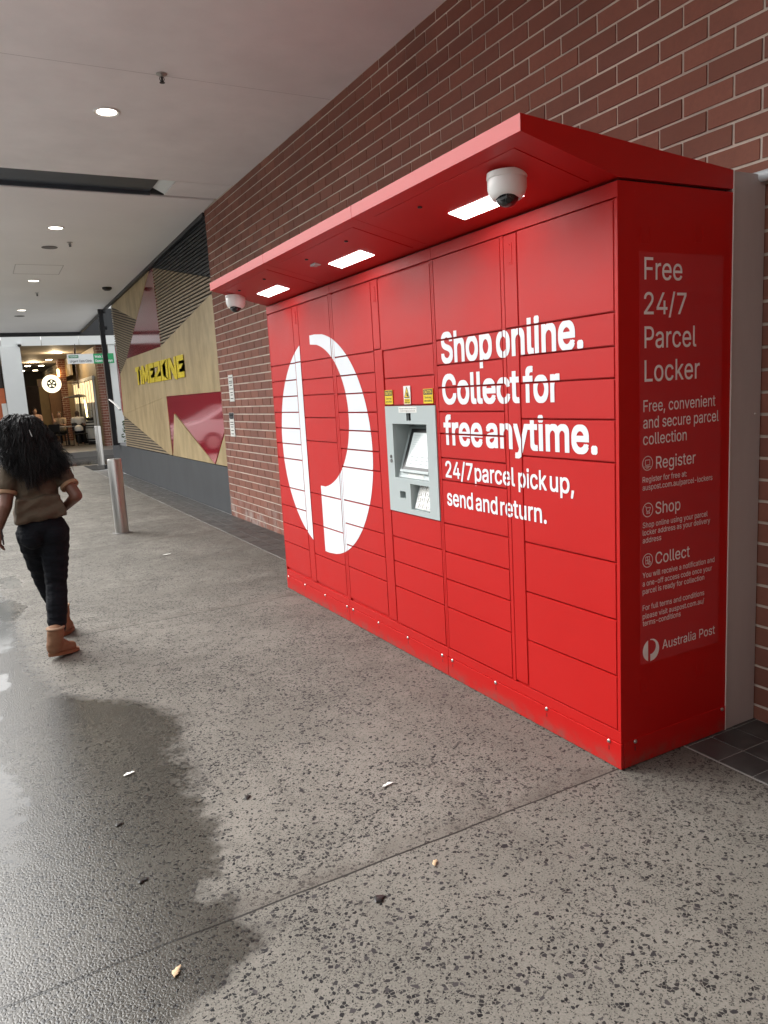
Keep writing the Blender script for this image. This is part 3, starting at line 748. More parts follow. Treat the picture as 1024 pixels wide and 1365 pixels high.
# ---- kiosk
KY0, KY1, KZ0, KZ1 = 1.270, 1.812, .8655, 1.4745
holes = [(1.363, 1.733, 1.066, 1.375), (1.365, 1.565, .895, 1.040), (1.622, 1.686, .950, .990), (1.522, 1.570, 1.393, 1.435)]
bm = NB(); yy = [KY0, KY1]; zz = [KZ0, KZ1]
for h_ in holes: yy += h_[:2]; zz += h_[2:]
grid_sheet(bm, yy, zz, holes, -.005, .017)
KK = obj('kiosk_panel', bm, m_kiosk, LK)
def well(y0, y1, z0, z1, d, mt, name):      # five-sided lining behind a hole
    bm = NB(); x0 = .0125; t = .002
    box(bm, x0, d, y0-t, y0, z0, z1); box(bm, x0, d, y1, y1+t, z0, z1); box(bm, x0, d, y0-t, y1+t, z0-t, z0); box(bm, x0, d, y0-t, y1+t, z1, z1+t); box(bm, d, d+t, y0-t, y1+t, z0-t, z1+t)
    return obj(name, bm, mt, KK)
well(*holes[0], .13, m_kiosk_dark, 'screen_recess'); well(*holes[1], .075, m_kiosk_dark, 'keypad_recess')
well(*holes[2], .05, m_kiosk_dark, 'scanner_recess'); well(*holes[3], .03, m_black, 'camera_recess')
bm = NB(); prism(bm, [(.012, 1.068), (.112, 1.350), (.122, 1.350), (.122, 1.068)], lambda a, b_, d: (a, 1.365+d, b_), .366); obj('console', bm, m_kiosk, KK)
sl = Vector((.100, 0, .282)).normalized(); nrm = Vector((-sl.z, 0, sl.x))
def on_console(y, s, d, o=(.012, 1.068)): v = Vector((o[0], y, o[1])) + sl*s + nrm*d; return (v.x, v.y, v.z)
bm = NB(); prism(bm, [(1.385, .045), (1.690, .045), (1.690, .285), (1.385, .285)], lambda a, b_, d: on_console(a, b_, d), .010); obj('screen_bezel', bm, m_black, KK)
m_screen = mat('kiosk_screen', (.22, .24, .24), .15, emit=(.86, .95, .93), estr=.17, var=.05)
bm = NB(); prism(bm, [(1.395, .063), (1.655, .063), (1.655, .262), (1.395, .262)], lambda a, b_, d: on_console(a, b_, .0102+d), .0015); scn = obj('screen', bm, m_screen, KK)
m_ui = mat('screen_grey_lines', (.10, .11, .11), .3, emit=(.45, .55, .55), estr=.12)
pl = []
for i in range(7): pl.append([(1.63, .245-.013*i), (1.63-random.uniform(.08, .19), .245-.013*i), (1.63-.08, .2435-.013*i), (1.63, .2435-.013*i)])
for i in range(4):
    for j in range(3): a = 1.62-.055*i; b_ = .125-.02*j; pl.append([(a, b_), (a-.03, b_), (a-.03, b_-.006), (a, b_-.006)])
flat_decal('screen_page', pl, lambda a, b_: on_console(a, b_, .0125), m_ui, KK)
bm = NB(); prism(bm, [(1.385, .030), (1.690, .030), (1.690, .0445), (1.385, .0445)], lambda a, b_, d: on_console(a, b_, d), .02); obj('screen_ledge', bm, m_kiosk_dark, KK)
bm = NB(); prism(bm, [(1.45, .004), (1.62, .004), (1.62, .027), (1.45, .027)], lambda a, b_, d: on_console(a, b_, d), .001); lab = obj('label', bm, m_paper, KK)
# keypad
ko = (.012, .897); 
bm = NB(); prism(bm, [(.012, .897), (.058, 1.035), (.068, 1.035), (.068, .897)], lambda a, b_, d: (a, 1.367+d, b_), .196); obj('keypad_bed', bm, m_kiosk_dark, KK)
sl_k = Vector((.046, 0, .138)).normalized(); nk = Vector((-sl_k.z, 0, sl_k.x))
def on_key(y, s, d): v = Vector((ko[0], y, ko[1])) + sl_k*s + nk*d; return (v.x, v.y, v.z)
bm = NB(); prism(bm, [(1.372, .004), (1.545, .004), (1.545, .148), (1.372, .148)], lambda a, b_, d: on_key(a, b_, d), .006); obj('keypad_plate', bm, m_paper, KK)
bm = NB(); 
for i in range(4):
    for j in range(4):
        a = 1.385+.040*i; b_ = .012+.034*j; prism(bm, [(a, b_), (a+.030, b_), (a+.030, b_+.024), (a, b_+.024)], lambda p, q, d: on_key(p, q, .0062+d), .006)
obj('keys', bm, m_whiteplastic, KK)
kt = []
for i in range(4):
    for j in range(4):
        ch_ = (('1', '2', '3', '<'), ('4', '5', '6', '*'), ('7', '8', '9', '#'), ('-', '0', '.', '='))[3-j][i]; a = 1.385+.040*(3-i); b_ = .012+.034*j
        kt += [[(a+.030-q[0], q[1]) for q in t] for t in fit(ch_, .010, .020, b_+.005, .014, .01)]
flat_decal('key_legends', kt, lambda a, b_: on_key(a, b_, .0127), m_ink, KK)
bm = NB(); prism(bm, [(.05, .95), (.05, .99), (.013, .99)], lambda a, b_, d: (a, 1.6225+d, b_), .063); obj('scanner_window', bm, m_black, KK)
bm = NB(); lathe(bm, [(.014, 0), (.014, .012), (.010, .014), (0, .012)], (.029, 1.546, 1.414), (-1, 0, 0), 18); obj('camera_lens', bm, m_dome, KK, smooth=True)
bm = NB(); lathe(bm, [(.010, 0), (.010, .004), (.004, .0045), (.004, .002), (0, .002)], (-.005, 1.767, 1.185), (-1, 0, 0), 16); lathe(bm, [(.011, 0), (.011, .004), (0, .005)], (-.005, 1.765, 1.160), (-1, 0, 0), 16); obj('lock', bm, m_grille, KK, smooth=True)
fk = lambda x: (lambda u, v: (x, -u, v))
bm = NB(); box(bm, -.006, -.0048, 1.455, 1.652, 1.438, 1.470); lab = obj('label', bm, m_paper, KK)
lt = fit('Please scan or enter the code sent to you', -1.645, -1.462, 1.457, .008) + fit('to collect or lodge your parcel here', -1.635, -1.47, 1.444, .008)
flat_decal('lettering', lt, fk(-.0064), m_ink, KK)
# caution stickers over the kiosk
def caution(y0, y1, z0, z1, kind):
    bm = NB(); box(bm, -.0042, -.0022, y0, y1, z0, z1); s = obj('caution_sticker', bm, m_yellow2 if kind == 0 else m_paper, LK)
    yc = -(y0+y1)/2; hw = (y1-y0)/2; h_ = z1-z0
    if kind == 0:
        flat_decal('header', [[(yc-hw+.003, z1-.003), (yc+hw-.003, z1-.003), (yc+hw-.003, z1-h_*.40), (yc-hw+.003, z1-h_*.40)]], fk(-.0046), m_ink, s)
        flat_decal('lettering', fit('CAUTION', yc-hw*.78, yc+hw*.78, z1-h_*.31, h_*.2, .02), fk(-.005), m_yellow2, s)
        flat_decal('lettering', fit('Doors may', yc-hw*.7, yc+hw*.7, z1-h_*.65, h_*.13, .01) + fit('open suddenly', yc-hw*.8, yc+hw*.8, z1-h_*.87, h_*.13, .01), fk(-.005), m_ink, s)
    else:
        zt = z1-h_*.66
        flat_decal('yellow_field', [[(yc-hw+.004, z0+.003), (yc+hw-.004, z0+.003), (yc+hw-.004, zt-.004), (yc-hw+.004, zt-.004)], [(yc-hw*.75, zt+.002), (yc+hw*.75, zt+.002), (yc, z1-.006)]], fk(-.0046), m_yellow2, s)
        flat_decal('pictogram', path([(yc-hw*.75, zt+.002), (yc+hw*.75, zt+.002), (yc, z1-.006), (yc-hw*.75, zt+.002)], .004) + [[(yc-.006, zt+.03), (yc+.008, zt+.03), (yc+.018, zt+.006), (yc-.002, zt+.010)]], fk(-.005), m_ink, s)
        flat_decal('lettering', fit('Do not', yc-hw*.6, yc+hw*.6, z0+h_*.18, h_*.09, .01) + fit('climb here', yc-hw*.75, yc+hw*.75, z0+h_*.06, h_*.09, .01), fk(-.005), m_ink, s)
caution(1.715, 1.805, 1.486, 1.566, 0); caution(1.515, 1.588, 1.484, 1.584, 1); caution(1.286, 1.380, 1.486, 1.562, 0)

# dome cameras
def dome_cam(x, y, label, rot=0):
    z = soff(x)-.004; t = thing('dome_camera', label, 'security camera', (x, y, z), 'white dome cameras under the red canopy'); s = 1.0
    tl = Vector((-.22, -.25, -1)).normalized()
    bm = NB(); lathe(bm, [(.074, .006), (.076, -.012), (.074, -.016)], (x, y, z), n=36); obj('mounting_base', bm, m_whiteplastic, t, smooth=True)
    bm = NB(); lathe(bm, [(.071, -.014), (.073, -.022), (.073, -.05), (.066, -.072), (.054, -.088), (.049, -.09), (.047, -.084)], (x, y, z), n=36); obj('housing', bm, m_whiteplastic, t, smooth=60)
    c_ = Vector((x, y, z-.080)) + Vector((-.010, -.012, 0)); bm = NB(); ball(bm, c_, .044, (1, 1, .95), 4); obj('dome', bm, m_dome, t, smooth='all')
    bm = NB()
    bm2 = Vector((-.45, -.75, -.5)).normalized(); lathe(bm, [(.012, .040), (.012, .0465), (.008, .048), (0, .0475)], c_, bm2, 14); obj('lens', bm, m_black, t, smooth=True)
dome_cam(-.262, .292, 'large white dome security camera beside the nearest canopy light')
dome_cam(-.262, 3.60, 'white dome security camera under the far end of the canopy')
t = thing('junction_box', 'small grey junction box on brick behind the far dome camera', 'junction box', (.82, 4.35, 2.28))
bm = NB(); box(bm, .775, .829, 4.28, 4.40, 2.22, 2.33, .006); obj('body', bm, m_greypanel, t); bm = NB(); tube(bm, [(.80, 4.34, 2.33), (.80, 4.34, 2.55), (.81, 4.34, 2.75)], .009, 10); obj('cable', bm, m_greypanel, t)
bm = NB(); tube(bm, [(.795, -2.2, 2.335), (.795, -.8, 2.333), (.795, .2, 2.33)], .022, 16); tag(obj('conduit_pipe', bm, m_conduit, smooth=True), 'pale pipe along the brick beside the grey end panel', 'pipe')
bm = NB(); box(bm, .80, .826, .04, .09, 2.28, 2.345); 
tag(obj('pipe_bracket', bm, m_blackmetal), 'dark bracket under the pale pipe by the grey end panel', 'bracket')

# notices on the brick
def notice(y, z0, z1, wd, label, n, head):
    t = thing('wall_notice', label, 'notice', (.826, y, z0), 'paper notices on the brick wall')
    bm = NB(); box(bm, .8235, .8275, y-wd/2, y+wd/2, z0, z1); obj('sheet', bm, m_paper, t)
    pl = []; f_ = lambda u, v: (.8229, -u, v); k = 0
    zz_ = z1-.03
    while zz_ > z0+.02:
        L = random.uniform(.25, .42)*wd; pl.append([(-y-L, zz_), (-y+L, zz_), (-y+L, zz_-.010), (-y-L, zz_-.010)]); zz_ -= random.choice((.022, .03, .045))
    if head: pl.append([(-y-wd*.48, z1-.002), (-y+wd*.48, z1-.002), (-y+wd*.48, z1-.075), (-y-wd*.48, z1-.075)])
    flat_decal('print', pl, f_, m_ink, t)
notice(7.40, 1.536, 1.871, .19, 'upper paper notice on the brick by the plywood wall', 8, False)
notice(7.50, 1.086, 1.395, .19, 'lower paper notice with dark heading on the brick', 7, True)

# ================================================================== FEATURE WALL
FW = thing('feature_wall', 'plywood feature wall of triangles with red glossy panels', 'wall', (1.0, 12, 0))
XW = .85
bm = NB(); box(bm, .878, 1.25, 7.894, 15.72, .655, 3.94); obj('backing', bm, m_slatback, FW)
wallf = lambda a, b_, d: (XW + d, a, b_)
def shrink(poly, k=.008):
    cx = sum(p[0] for p in poly)/len(poly); cz_ = sum(p[1] for p in poly)/len(poly); out = []
    for a, b_ in poly:
        d = math.hypot(a-cx, b_-cz_); out.append((a-(a-cx)/d*k, b_-(b_-cz_)/d*k))
    return out
def wpanel(name, poly, mt, dx=0.0, t=.024):
    bm = NB(); prism(bm, shrink(poly), lambda a, b_, d: (XW+dx+d, a, b_), t); return obj(name, bm, mt, FW)
TOP = lambda y: zc(y)-.055
A0, A1 = (11.30, TOP(11.3)), (11.58, TOP(11.58)); Bp = (13.08, 3.155); Cp = (11.26, 2.52); Dp = (14.5, 2.52); LT = (15.70, TOP(15.7)); LM = (15.70, 2.22); K1 = (15.70, 1.36); K2 = (11.20, 1.675); NE = 7.897
wpanel('plywood_panel', [A1, LT, Bp], m_ply); 
wpanel('red_panel', [A0, A1, Bp, Dp, Cp], m_acrylic2, .004)
wpanel('plywood_panel', [Cp, Dp, (15.45, 2.24), K1, K2], m_ply)
wpanel('plywood_panel', [(NE, 2.93), (8.05, 2.95), Cp, K2, (NE, 1.675)], m_ply)
wpanel('plywood_panel', [K1, (15.6, 1.35), (11.36, .66), (11.2, .66), K2], m_ply)
wpanel('red_panel', [K2, (11.16, .68), (10.76, 1.41), (8.57, .66), (NE+.01, 1.19), (NE, 1.673)], m_acrylic, .003)
wpanel('plywood_panel', [(11.14, .66), (8.6, .66), (10.77, 1.385)], m_ply)
wpanel('plywood_panel', [(8.53, .66), (NE, .66), (NE, 1.16)], m_ply)
def slats(poly, mt, pitch, th, slope=0.0, name='slat_panel'):
    """horizontal (or sloped) battens cut to a convex outline"""
    bm = NB(); ys_ = [p[0] for p in poly]
    def sh(p, s): return (p[0], p[1] - s*slope*(p[0]-ys_[0]))
    Q = [sh(p, 1) for p in poly]; lo = min(p[1] for p in Q); hi = max(p[1] for p in Q); z = lo+.004
    while z < hi:
        c_ = clip(Q, 1, z, z+th)
        if len(c_) >= 3:
            c_ = [sh(p, -1) for p in c_]
            try: prism(bm, c_, wallf, .022)
            except ValueError: pass
        z += pitch
    return obj(name, bm, mt, FW)
slats([A0, (NE, 3.14), (NE, 2.93), (8.05, 2.95), Cp], m_slat, .050, .027, 0)
slats([LT, Bp, Dp, (15.45, 2.24), (15.7, 2.9)], m_slat, .052, .027, (LT[1]-Bp[1])/(LT[0]-Bp[0])*.75)
slats([(15.6, 1.34), (15.7, .665), (11.40, .665)], m_slat, .050, .027, 0)
slats([A0, (NE, TOP(NE)), (NE, 3.16)], m_darkslat, .050, .034, 0)
wpanel('red_panel', [(15.7, 2.9), (15.47, 2.24), (15.6, 1.4), (15.71, 1.5)], m_acrylic, -.012, .02)
bm = NB(); box(bm, .846, 1.25, 7.896, 17.6, 0, .652); obj('plinth', bm, m_plinth, FW)

# TIMEZONE letters
SG = thing('wall_sign', 'raised yellow TIMEZONE letters on the plywood wall', 'sign', (.84, 11.66, 1.945))
def glyph(c, w):
    s = min(.34*w, .42); hb = .25
    if c == 'T': return [(-.04, 1), (w+.04, 1), (w, 1-hb), (w/2+s/2, 1-hb), (w/2+s/2-.02, 0), (w/2-s/2-.02, 0), (w/2-s/2, 1-hb), (-.04, 1-hb)]
    if c == 'I': return [(0, .80), (w, .80), (w, 0), (0, 0)]
    if c == 'M': return [(0, 1), (w*.30, 1), (w*.5, .55), (w*.70, 1), (w, 1), (w, 0), (w*.76, 0), (w*.76, .52), (w*.58, .1), (w*.42, .1), (w*.24, .52), (w*.24, 0), (0, 0)]
    if c == 'E': return [(0, 1), (w, 1), (w, 1-hb), (s, 1-hb), (s, .61), (w*.92, .61), (w*.92, .40), (s, .40), (s, hb), (w, hb), (w, 0), (0, 0)]
    if c == 'Z': return [(0, 1), (w, 1), (w, .52), (s*1.1, hb), (w, hb), (w, 0), (0, 0), (0, .36), (w-s*1.1, 1-hb-.1), (w-s*1.1, 1-hb), (0, 1-hb)]
    if c == 'O': return [(0, 1), (w, 1), (w, 0), (0, 0), (0, .499), (s, .499), (s, hb), (w-s, hb), (w-s, 1-hb), (s, 1-hb), (s, .501), (0, .501)]
    if c == 'N': return [(0, 1), (w*.34, 1), (w-s*.9, .42), (w-s*.9, 1), (w, 1), (w, -.06), (w*.70, 0), (s*.9, .60), (s*.9, 0), (0, 0)]
u = 0; hh = .345; z0 = 1.945
for ch_, wd, dy in (('T', 1.15, .0), ('I', .36, 0), ('M', 1.75, 0), ('E', 1.22, 0), ('Z', 1.40, 0), ('O', 1.50, 0), ('N', 1.60, 0), ('E', 1.30, 0)):
    kx = 3.90/11.25; bm = NB(); gl = glyph(ch_, wd)
    prism(bm, [(13.61 - (u+a)*kx, z0 + b_*hh) for a, b_ in gl], lambda a, b_, d: (.834+d, a, b_), .006)
    L = obj('letter', bm, [m_yellow, m_mustard], SG)
    for p_ in L.data.polygons: p_.material_index = 0 if abs(p_.normal.x) > .5 else 1
    bm = NB(); box(bm, .8365, .853, 13.61-(u+wd/2)*kx-.05, 13.61-(u+wd/2)*kx+.05, z0+.06, z0+.09); obj('spacer', bm, m_blackmetal, L)
    u += wd + .125

# glazed end of the walkway
t = thing('window_frame', 'black framed glazing closing the far end of the plywood wall', 'window', (.75, 16.5, .65))
bm = NB(); box(bm, .70, .80, 16.5, 16.6, .652, zc(16.5)+.02); obj('post', bm, m_blackmetal, t)
bm = NB(); box(bm, .80, .86, 16.52, 16.58, 3.30, 3.38); box(bm, .80, .86, 16.52, 16.58, .652, .70); box(bm, .80, .86, 16.52, 16.58, zc(16.5)-.1, zc(16.5)-.005); obj('transom', bm, m_blackmetal, t)
bm = NB(); box(bm, .68, .70, 16.49, 16.52, .655, 2.6); obj('silver_edge', bm, m_stainless, t)
bm = NB(); tube(bm, [(.72, 16.46, 1.72), (.80, 16.2, 1.60), (.842, 15.9, 1.47)], .022, 10); obj('rail', bm, m_stainless, t, smooth=True)

# added shops across the road, outside the frame, darkening reflections in the red paint
OB = thing('added_shop_row', 'added unseen row of low dark shops across the road, darkening locker reflections', 'building', (-16, 25, -.15))
bm = NB(); box(bm, -20, -14, -12, 75, -.15, 5.6); obj('wall', bm, mat('shop_wall', (.16, .15, .14), .7, var=.2, vscale=.4), OB)
for k in range(14):
    bm = NB(); box(bm, -14.03, -13.98, -10+6*k, -5+6*k, .2, 3.0); obj('shop_window', bm, m_dome, OB)
bm = NB(); box(bm, -14, -12.2, -12, 75, 3.3, 3.5); obj('awning', bm, m_beam, OB)
# bollards
def bollard(x, y, h_, r, label):
    t = thing('bollard', label, 'bollard', (x, y, 0), 'stainless steel bollards'); 
    bm = NB(); lathe(bm, [(r, .0), (r, h_-.012), (r-.004, h_-.003), (r-.012, h_), (0, h_)], (x, y, 0), n=36); obj('post', bm, m_stainless, t, smooth=30)
    bm = NB(); lathe(bm, [(r+.035, 0), (r+.035, .004), (r+.002, .006)], (x, y, 0), n=30); obj('base_plate', bm, m_grille, t, smooth=30)
bollard(-.655, 7.66, .925, .083, 'nearest stainless steel bollard on the concrete walkway')
bollard(.80, 19.55, 1.06, .083, 'thin far stainless bollard in front of the pale barrel')
bollard(-.50, 19.60, 1.02, .083, 'far stainless bollard partly hidden by the walking person\'s hair')

# ================================================================== BACKGROUND
PB = thing('cafe_building', 'white framed shopping centre entrance with a dim cafe behind', 'building', (0, 27, .15))
bm = NB(); box(bm, -9, -1.02, 25.9, 26.0, 3.69, 6.2); box(bm, -1.0, .20, 25.9, 26.0, 3.69, 6.2); box(bm, .22, 1.38, 25.9, 26.0, 3.69, 6.2); box(bm, 1.40, 6.0, 25.9, 26.0, 3.69, 6.2); box(bm, 2.32, 6, 25.95, 26.05, .0, 3.686); obj('fascia', bm, m_portal, PB)
bm = NB(); box(bm, -1.06, -.46, 25.85, 26.3, .15, 3.685, .01); obj('column', bm, m_portal, PB)
bm = NB(); box(bm, -9, 6, 26.1, 60, 3.72, 3.9); obj('soffit', bm, m_cafeceil, PB)
bm = NB(); box(bm, -9, -1.10, 26.2, 26.3, .15, 3.68); obj('shopfront', bm, m_darkwall, PB)
bm = NB(); box(bm, -2.0, -1.08, 26.1, 26.18, .85, 2.35); obj('shop_window', bm, m_orange, PB)
bm = NB(); box(bm, -1.22, -1.07, 26.02, 26.08, 1.15, 1.85); obj('poster', bm, m_paper, PB)
bm = NB(); box(bm, -5, 6, 46, 46.2, .15, 3.72); obj('back_wall', bm, m_darkwall, PB)
bm = NB(); lay = bm.loops.layers.float_color.new('tone'); brick_courses(bm, lay, 1.98, 2.30, .15, 3.70, lambda b, ya, yb, za, zb, d: box(b, ya, yb, 26.4+d, 26.9, za, zb)); obj('brick_pier', bm, m_brick, PB)
bm = NB(); box(bm, 1.99, 2.29, 26.41, 26.85, .15, 3.7); obj('pier_mortar', bm, m_mortar, PB)
# shopfront wall on the right going back, with lit cafe window
bm = NB(); box(bm, 1.72, 1.80, 32.2, 45.9, 2.95, 3.70); obj('bulkhead', bm, m_bulkhead, PB)
bm = NB(); box(bm, 1.98, 2.06, 26.95, 46, .15, 3.70); obj('side_wall', bm, m_tan, PB)
bm = NB(); lay = bm.loops.layers.float_color.new('tone'); brick_courses(bm, lay, 1.42, 1.72, .15, 3.70, lambda b, ya, yb, za, zb, d: box(b, ya, yb, 34.0+d, 34.4, za, zb)); obj('brick_pier', bm, m_brick, PB)
bm = NB(); box(bm, 1.43, 1.71, 34.01, 34.38, .15, 3.7); obj('pier_mortar', bm, m_mortar, PB)
bm = NB(); box(bm, .95, 1.42, 34.2, 34.3, .15, 3.1); obj('timber_panel', bm, m_timber, PB)
bm = NB(); box(bm, .55, .95, 34.4, 34.5, .15, 2.9); obj('tan_panel', bm, m_tan, PB)
bm = NB()
for k in range(16): tube(bm, [(-.10+.042*k, 34.0+.02*(k % 2), .15), (-.10+.042*k, 34.0+.02*(k % 2), 2.6)], .022, 8)
obj('curtain', bm, m_curtain, PB, smooth='all')
bm = NB()
for k in range(9): box(bm, 1.90, 1.97, 27.6+.75*k, 27.66+.75*k, .3, 2.6)
box(bm, 1.90, 1.975, 27.5, 34, 2.6, 2.7); obj('window_bars', bm, m_portal, PB)
bm = NB(); box(bm, 1.93, 1.965, 27.7, 33.6, 1.75, 2.55); obj('lit_window', bm, mat('lit_window_glow', (.6, .5, .35), .5, emit=(1, .72, .36), estr=.55, var=.6, vscale=2.5), PB)
CLG = 'cafe ceiling downlights'
names = ('nearest cafe downlight under the white fascia', 'second cafe downlight from the front', 'third cafe downlight from the front', 'fourth cafe downlight from the front', 'fifth cafe downlight from the front', 'sixth, second farthest cafe downlight')
for (x, y), nm in zip(((1.09, 29.9), (1.127, 34.3), (1.156, 38.9), (1.2, 43.5), (.55, 38.9), (.55, 43.5)), names):
    x2 = x
    bm = NB(); lathe(bm, [(.13, 0.005), (.13, -.01), (.10, -.02), (0, -.022)], (x2, y, 3.715), n=20); tag(obj('cafe_downlight', bm, m_cafelight), nm, 'downlight', CLG)
for (x, y, e) in ((1.0, 30.0, 40), (.6, 36.0, 45)):
    ld = bpy.data.lights.new('cafe_lamp', 'POINT'); ld.energy = e; ld.color = (1, .75, .45); ld.shadow_soft_size = .15; lo = bpy.data.objects.new('cafe_lamp', ld); COL.objects.link(lo); lo.location = (x, y, 3.55)
bm = NB(); lathe(bm, [(.02, 0), (.05, .05), (.05, .30), (.02, .34)], (1.40, 33.9, 2.95), n=12); tag(obj('wall_lamp', bm, m_warm, smooth=True), 'warm glowing wall lamp on the cafe brick pier', 'lamp')
# round lit sign
t = thing('round_sign', 'round glowing ring sign hanging over the cafe', 'sign', (.5, 27.5, 2.55)); c_ = Vector((.515, 27.5, 2.47)); ro, ri = .318, .165
bm = NB()
NS = 40
for k in range(NS):
    a0, a1 = 2*math.pi*k/NS, 2*math.pi*(k+1)/NS
    P4 = lambda r_, a_, y_: bm.verts.new((c_.x+r_*math.cos(a_), c_.y+y_, c_.z+r_*math.sin(a_)))
    for (ra, ya), (rb, yb) in (((ri, 0), (ro, 0)), ((ro, 0), (ro, .08)), ((ro, .08), (ri, .08)), ((ri, .08), (ri, 0))):
        bm.faces.new((P4(ra, a0, ya), P4(rb, a0, yb), P4(rb, a1, yb), P4(ra, a1, ya)))
bmesh.ops.remove_doubles(bm, verts=bm.verts[:], dist=1e-5); obj('lit_ring', bm, m_glow, t)
bm = NB(); lathe(bm, [(ri-.002, .03), (ri-.002, .05), (0, .05)], c_, (0, 1, 0), 32); obj('dark_centre', bm, m_black, t)
pl = []
for k in range(5):
    a_ = 2*math.pi*k/5+.3; pl.append([(c_.x+.03*math.cos(a_), c_.z+.03*math.sin(a_)), (c_.x+.10*math.cos(a_-.35), c_.z+.10*math.sin(a_-.35)), (c_.x+.14*math.cos(a_), c_.z+.14*math.sin(a_)), (c_.x+.10*math.cos(a_+.35), c_.z+.10*math.sin(a_+.35))])
flat_decal('emblem', pl, lambda a, b_: (a, c_.y+.026, b_), m_glow, t)
bm = NB(); box(bm, c_.x-.44, c_.x-.325, c_.y+.01, c_.y+.07, c_.z-.1, c_.z+.14); box(bm, c_.x+.32, 1.42, c_.y+.03, c_.y+.05, c_.z-.015, c_.z+.02); box(bm, 1.38, 1.42, c_.y, c_.y+.08, c_.z-.2, 3.7); obj('bracket', bm, m_timber, t)
# clinic sign
t = thing('clinic_sign', 'white and green hanging Urgent Care Clinic sign', 'sign', (1.5, 25.6, 3.2)); Ys = 25.6
bm = NB(); box(bm, .925, 1.755, Ys, Ys+.06, 3.04, 3.36); obj('white_face', bm, m_signwhite, t); bm = NB(); box(bm, 1.757, 2.42, Ys, Ys+.06, 3.03, 3.36); obj('green_face', bm, m_green, t)
bm = NB(); box(bm, .97, 1.28, Ys-.004, Ys-.001, 3.23, 3.325); obj('green_label', bm, m_dkgreen, t)
fy = lambda y: (lambda u, v: (u, y, v))
flat_decal('lettering', fit('medicare', 1.0, 1.25, 3.257, .05, .01), fy(Ys-.006), m_signwhite, t)
flat_decal('lettering', fit('Urgent Care Clinic', 1.0, 1.70, 3.09, .075, .01), fy(Ys-.003), m_ink, t)
flat_decal('lettering', fit('Walk In', 1.80, 2.12, 3.225, .075, .02) + fit('Open 7 days', 1.80, 2.37, 3.085, .075, .02), fy(Ys-.003), m_signwhite, t)
bm = NB(); box(bm, 1.2, 1.22, Ys+.02, Ys+.04, 3.36, 3.7); box(bm, 2.1, 2.12, Ys+.02, Ys+.04, 3.36, 3.7); obj('hangers', bm, m_blackmetal, t)
t = thing('portal_camera', 'small dark camera hanging at the head of the white column', 'security camera', (-.47, 25.8, 3.72))
bm = NB(); box(bm, -.53, -.40, 25.72, 25.9, 3.73, 3.79, .01); obj('mount', bm, m_signwhite, t); bm = NB(); ball(bm, (-.465, 25.80, 3.70), .06, (1, 1, .8), 3); obj('dome', bm, m_black, t, smooth='all')
# barrel planter
t = thing('barrel_planter', 'pale barrel with dark hoops and a bowl planter on top', 'planter', (2.02, 29.2, .15)); B0 = Vector((2.02, 29.2, .15))
def bulge(z): return .30 + .055*math.sin(math.pi*min(max(z/.9, 0), 1))
bm = NB(); lathe(bm, [(bulge(.02*i*2.25), .045*i) for i in range(0, 21)], B0, n=28); obj('staves', bm, m_barrel, t, smooth=True)
for h0, h1 in ((.0, .13), (.155, .22), (.62, .66), (.70, .75), (.82, .88)):
    bm = NB(); lathe(bm, [(bulge(h0)+.004, h0), (bulge(h1)+.004, h1)], B0, n=28); obj('hoop', bm, m_hoop, t, smooth=True)
bm = NB(); lathe(bm, [(.20, .90), (.28, .93), (.31, 1.02), (.29, 1.04), (.24, 1.03)], B0, n=24); obj('bowl', bm, m_blackmetal, t, smooth=True)
bm = NB()
for k in range(260):
    a_ = random.uniform(0, 6.283); r_ = random.uniform(0, .26)*random.random()**.3; hgt = random.uniform(.02, .42)*(1-.3*r_/.26); p_ = B0 + Vector((r_*math.cos(a_), r_*math.sin(a_), 1.02+hgt)); d_ = Vector((random.gauss(0, 1), random.gauss(0, 1), random.gauss(.3, .7))).normalized()*random.uniform(.03, .06); n_ = d_.cross(Vector((random.random(), random.random(), .3))).normalized()*.014
    bm.faces.new([bm.verts.new(p_), bm.verts.new(p_+d_*.5+n_), bm.verts.new(p_+d_), bm.verts.new(p_+d_*.5-n_)])
obj('plant', bm, m_plant, t, recalc=False)
# patio heater with flame tube
t = thing('patio_heater', 'dark topped patio heater with a glowing flame tube', 'heater', (1.72, 30.4, .15)); H0 = Vector((1.72, 30.4, .15))
bm = NB(); lathe(bm, [(.24, 0), (.24, .10), (.12, .75), (.05, .80), (.03, 1.85)], H0, n=20); obj('stand', bm, m_blackmetal, t, smooth=True)
bm = NB(); lathe(bm, [(.02, 1.96), (.56, 1.86), (.60, 1.84), (.56, 1.83), (.02, 1.84)], H0, n=28); obj('hood', bm, m_blackmetal, t, smooth=True)
bm = NB(); tube(bm, [H0+Vector((.18, -.35, 1.02)), H0+Vector((.17, -.35, 1.4)), H0+Vector((.13, -.35, 1.72))], [.035, .05, .02], 10); obj('flame_tube', bm, mat('flame_glow', (.8, .7, .3), .5, emit=(1, .85, .4), estr=2.0), t, smooth=True)
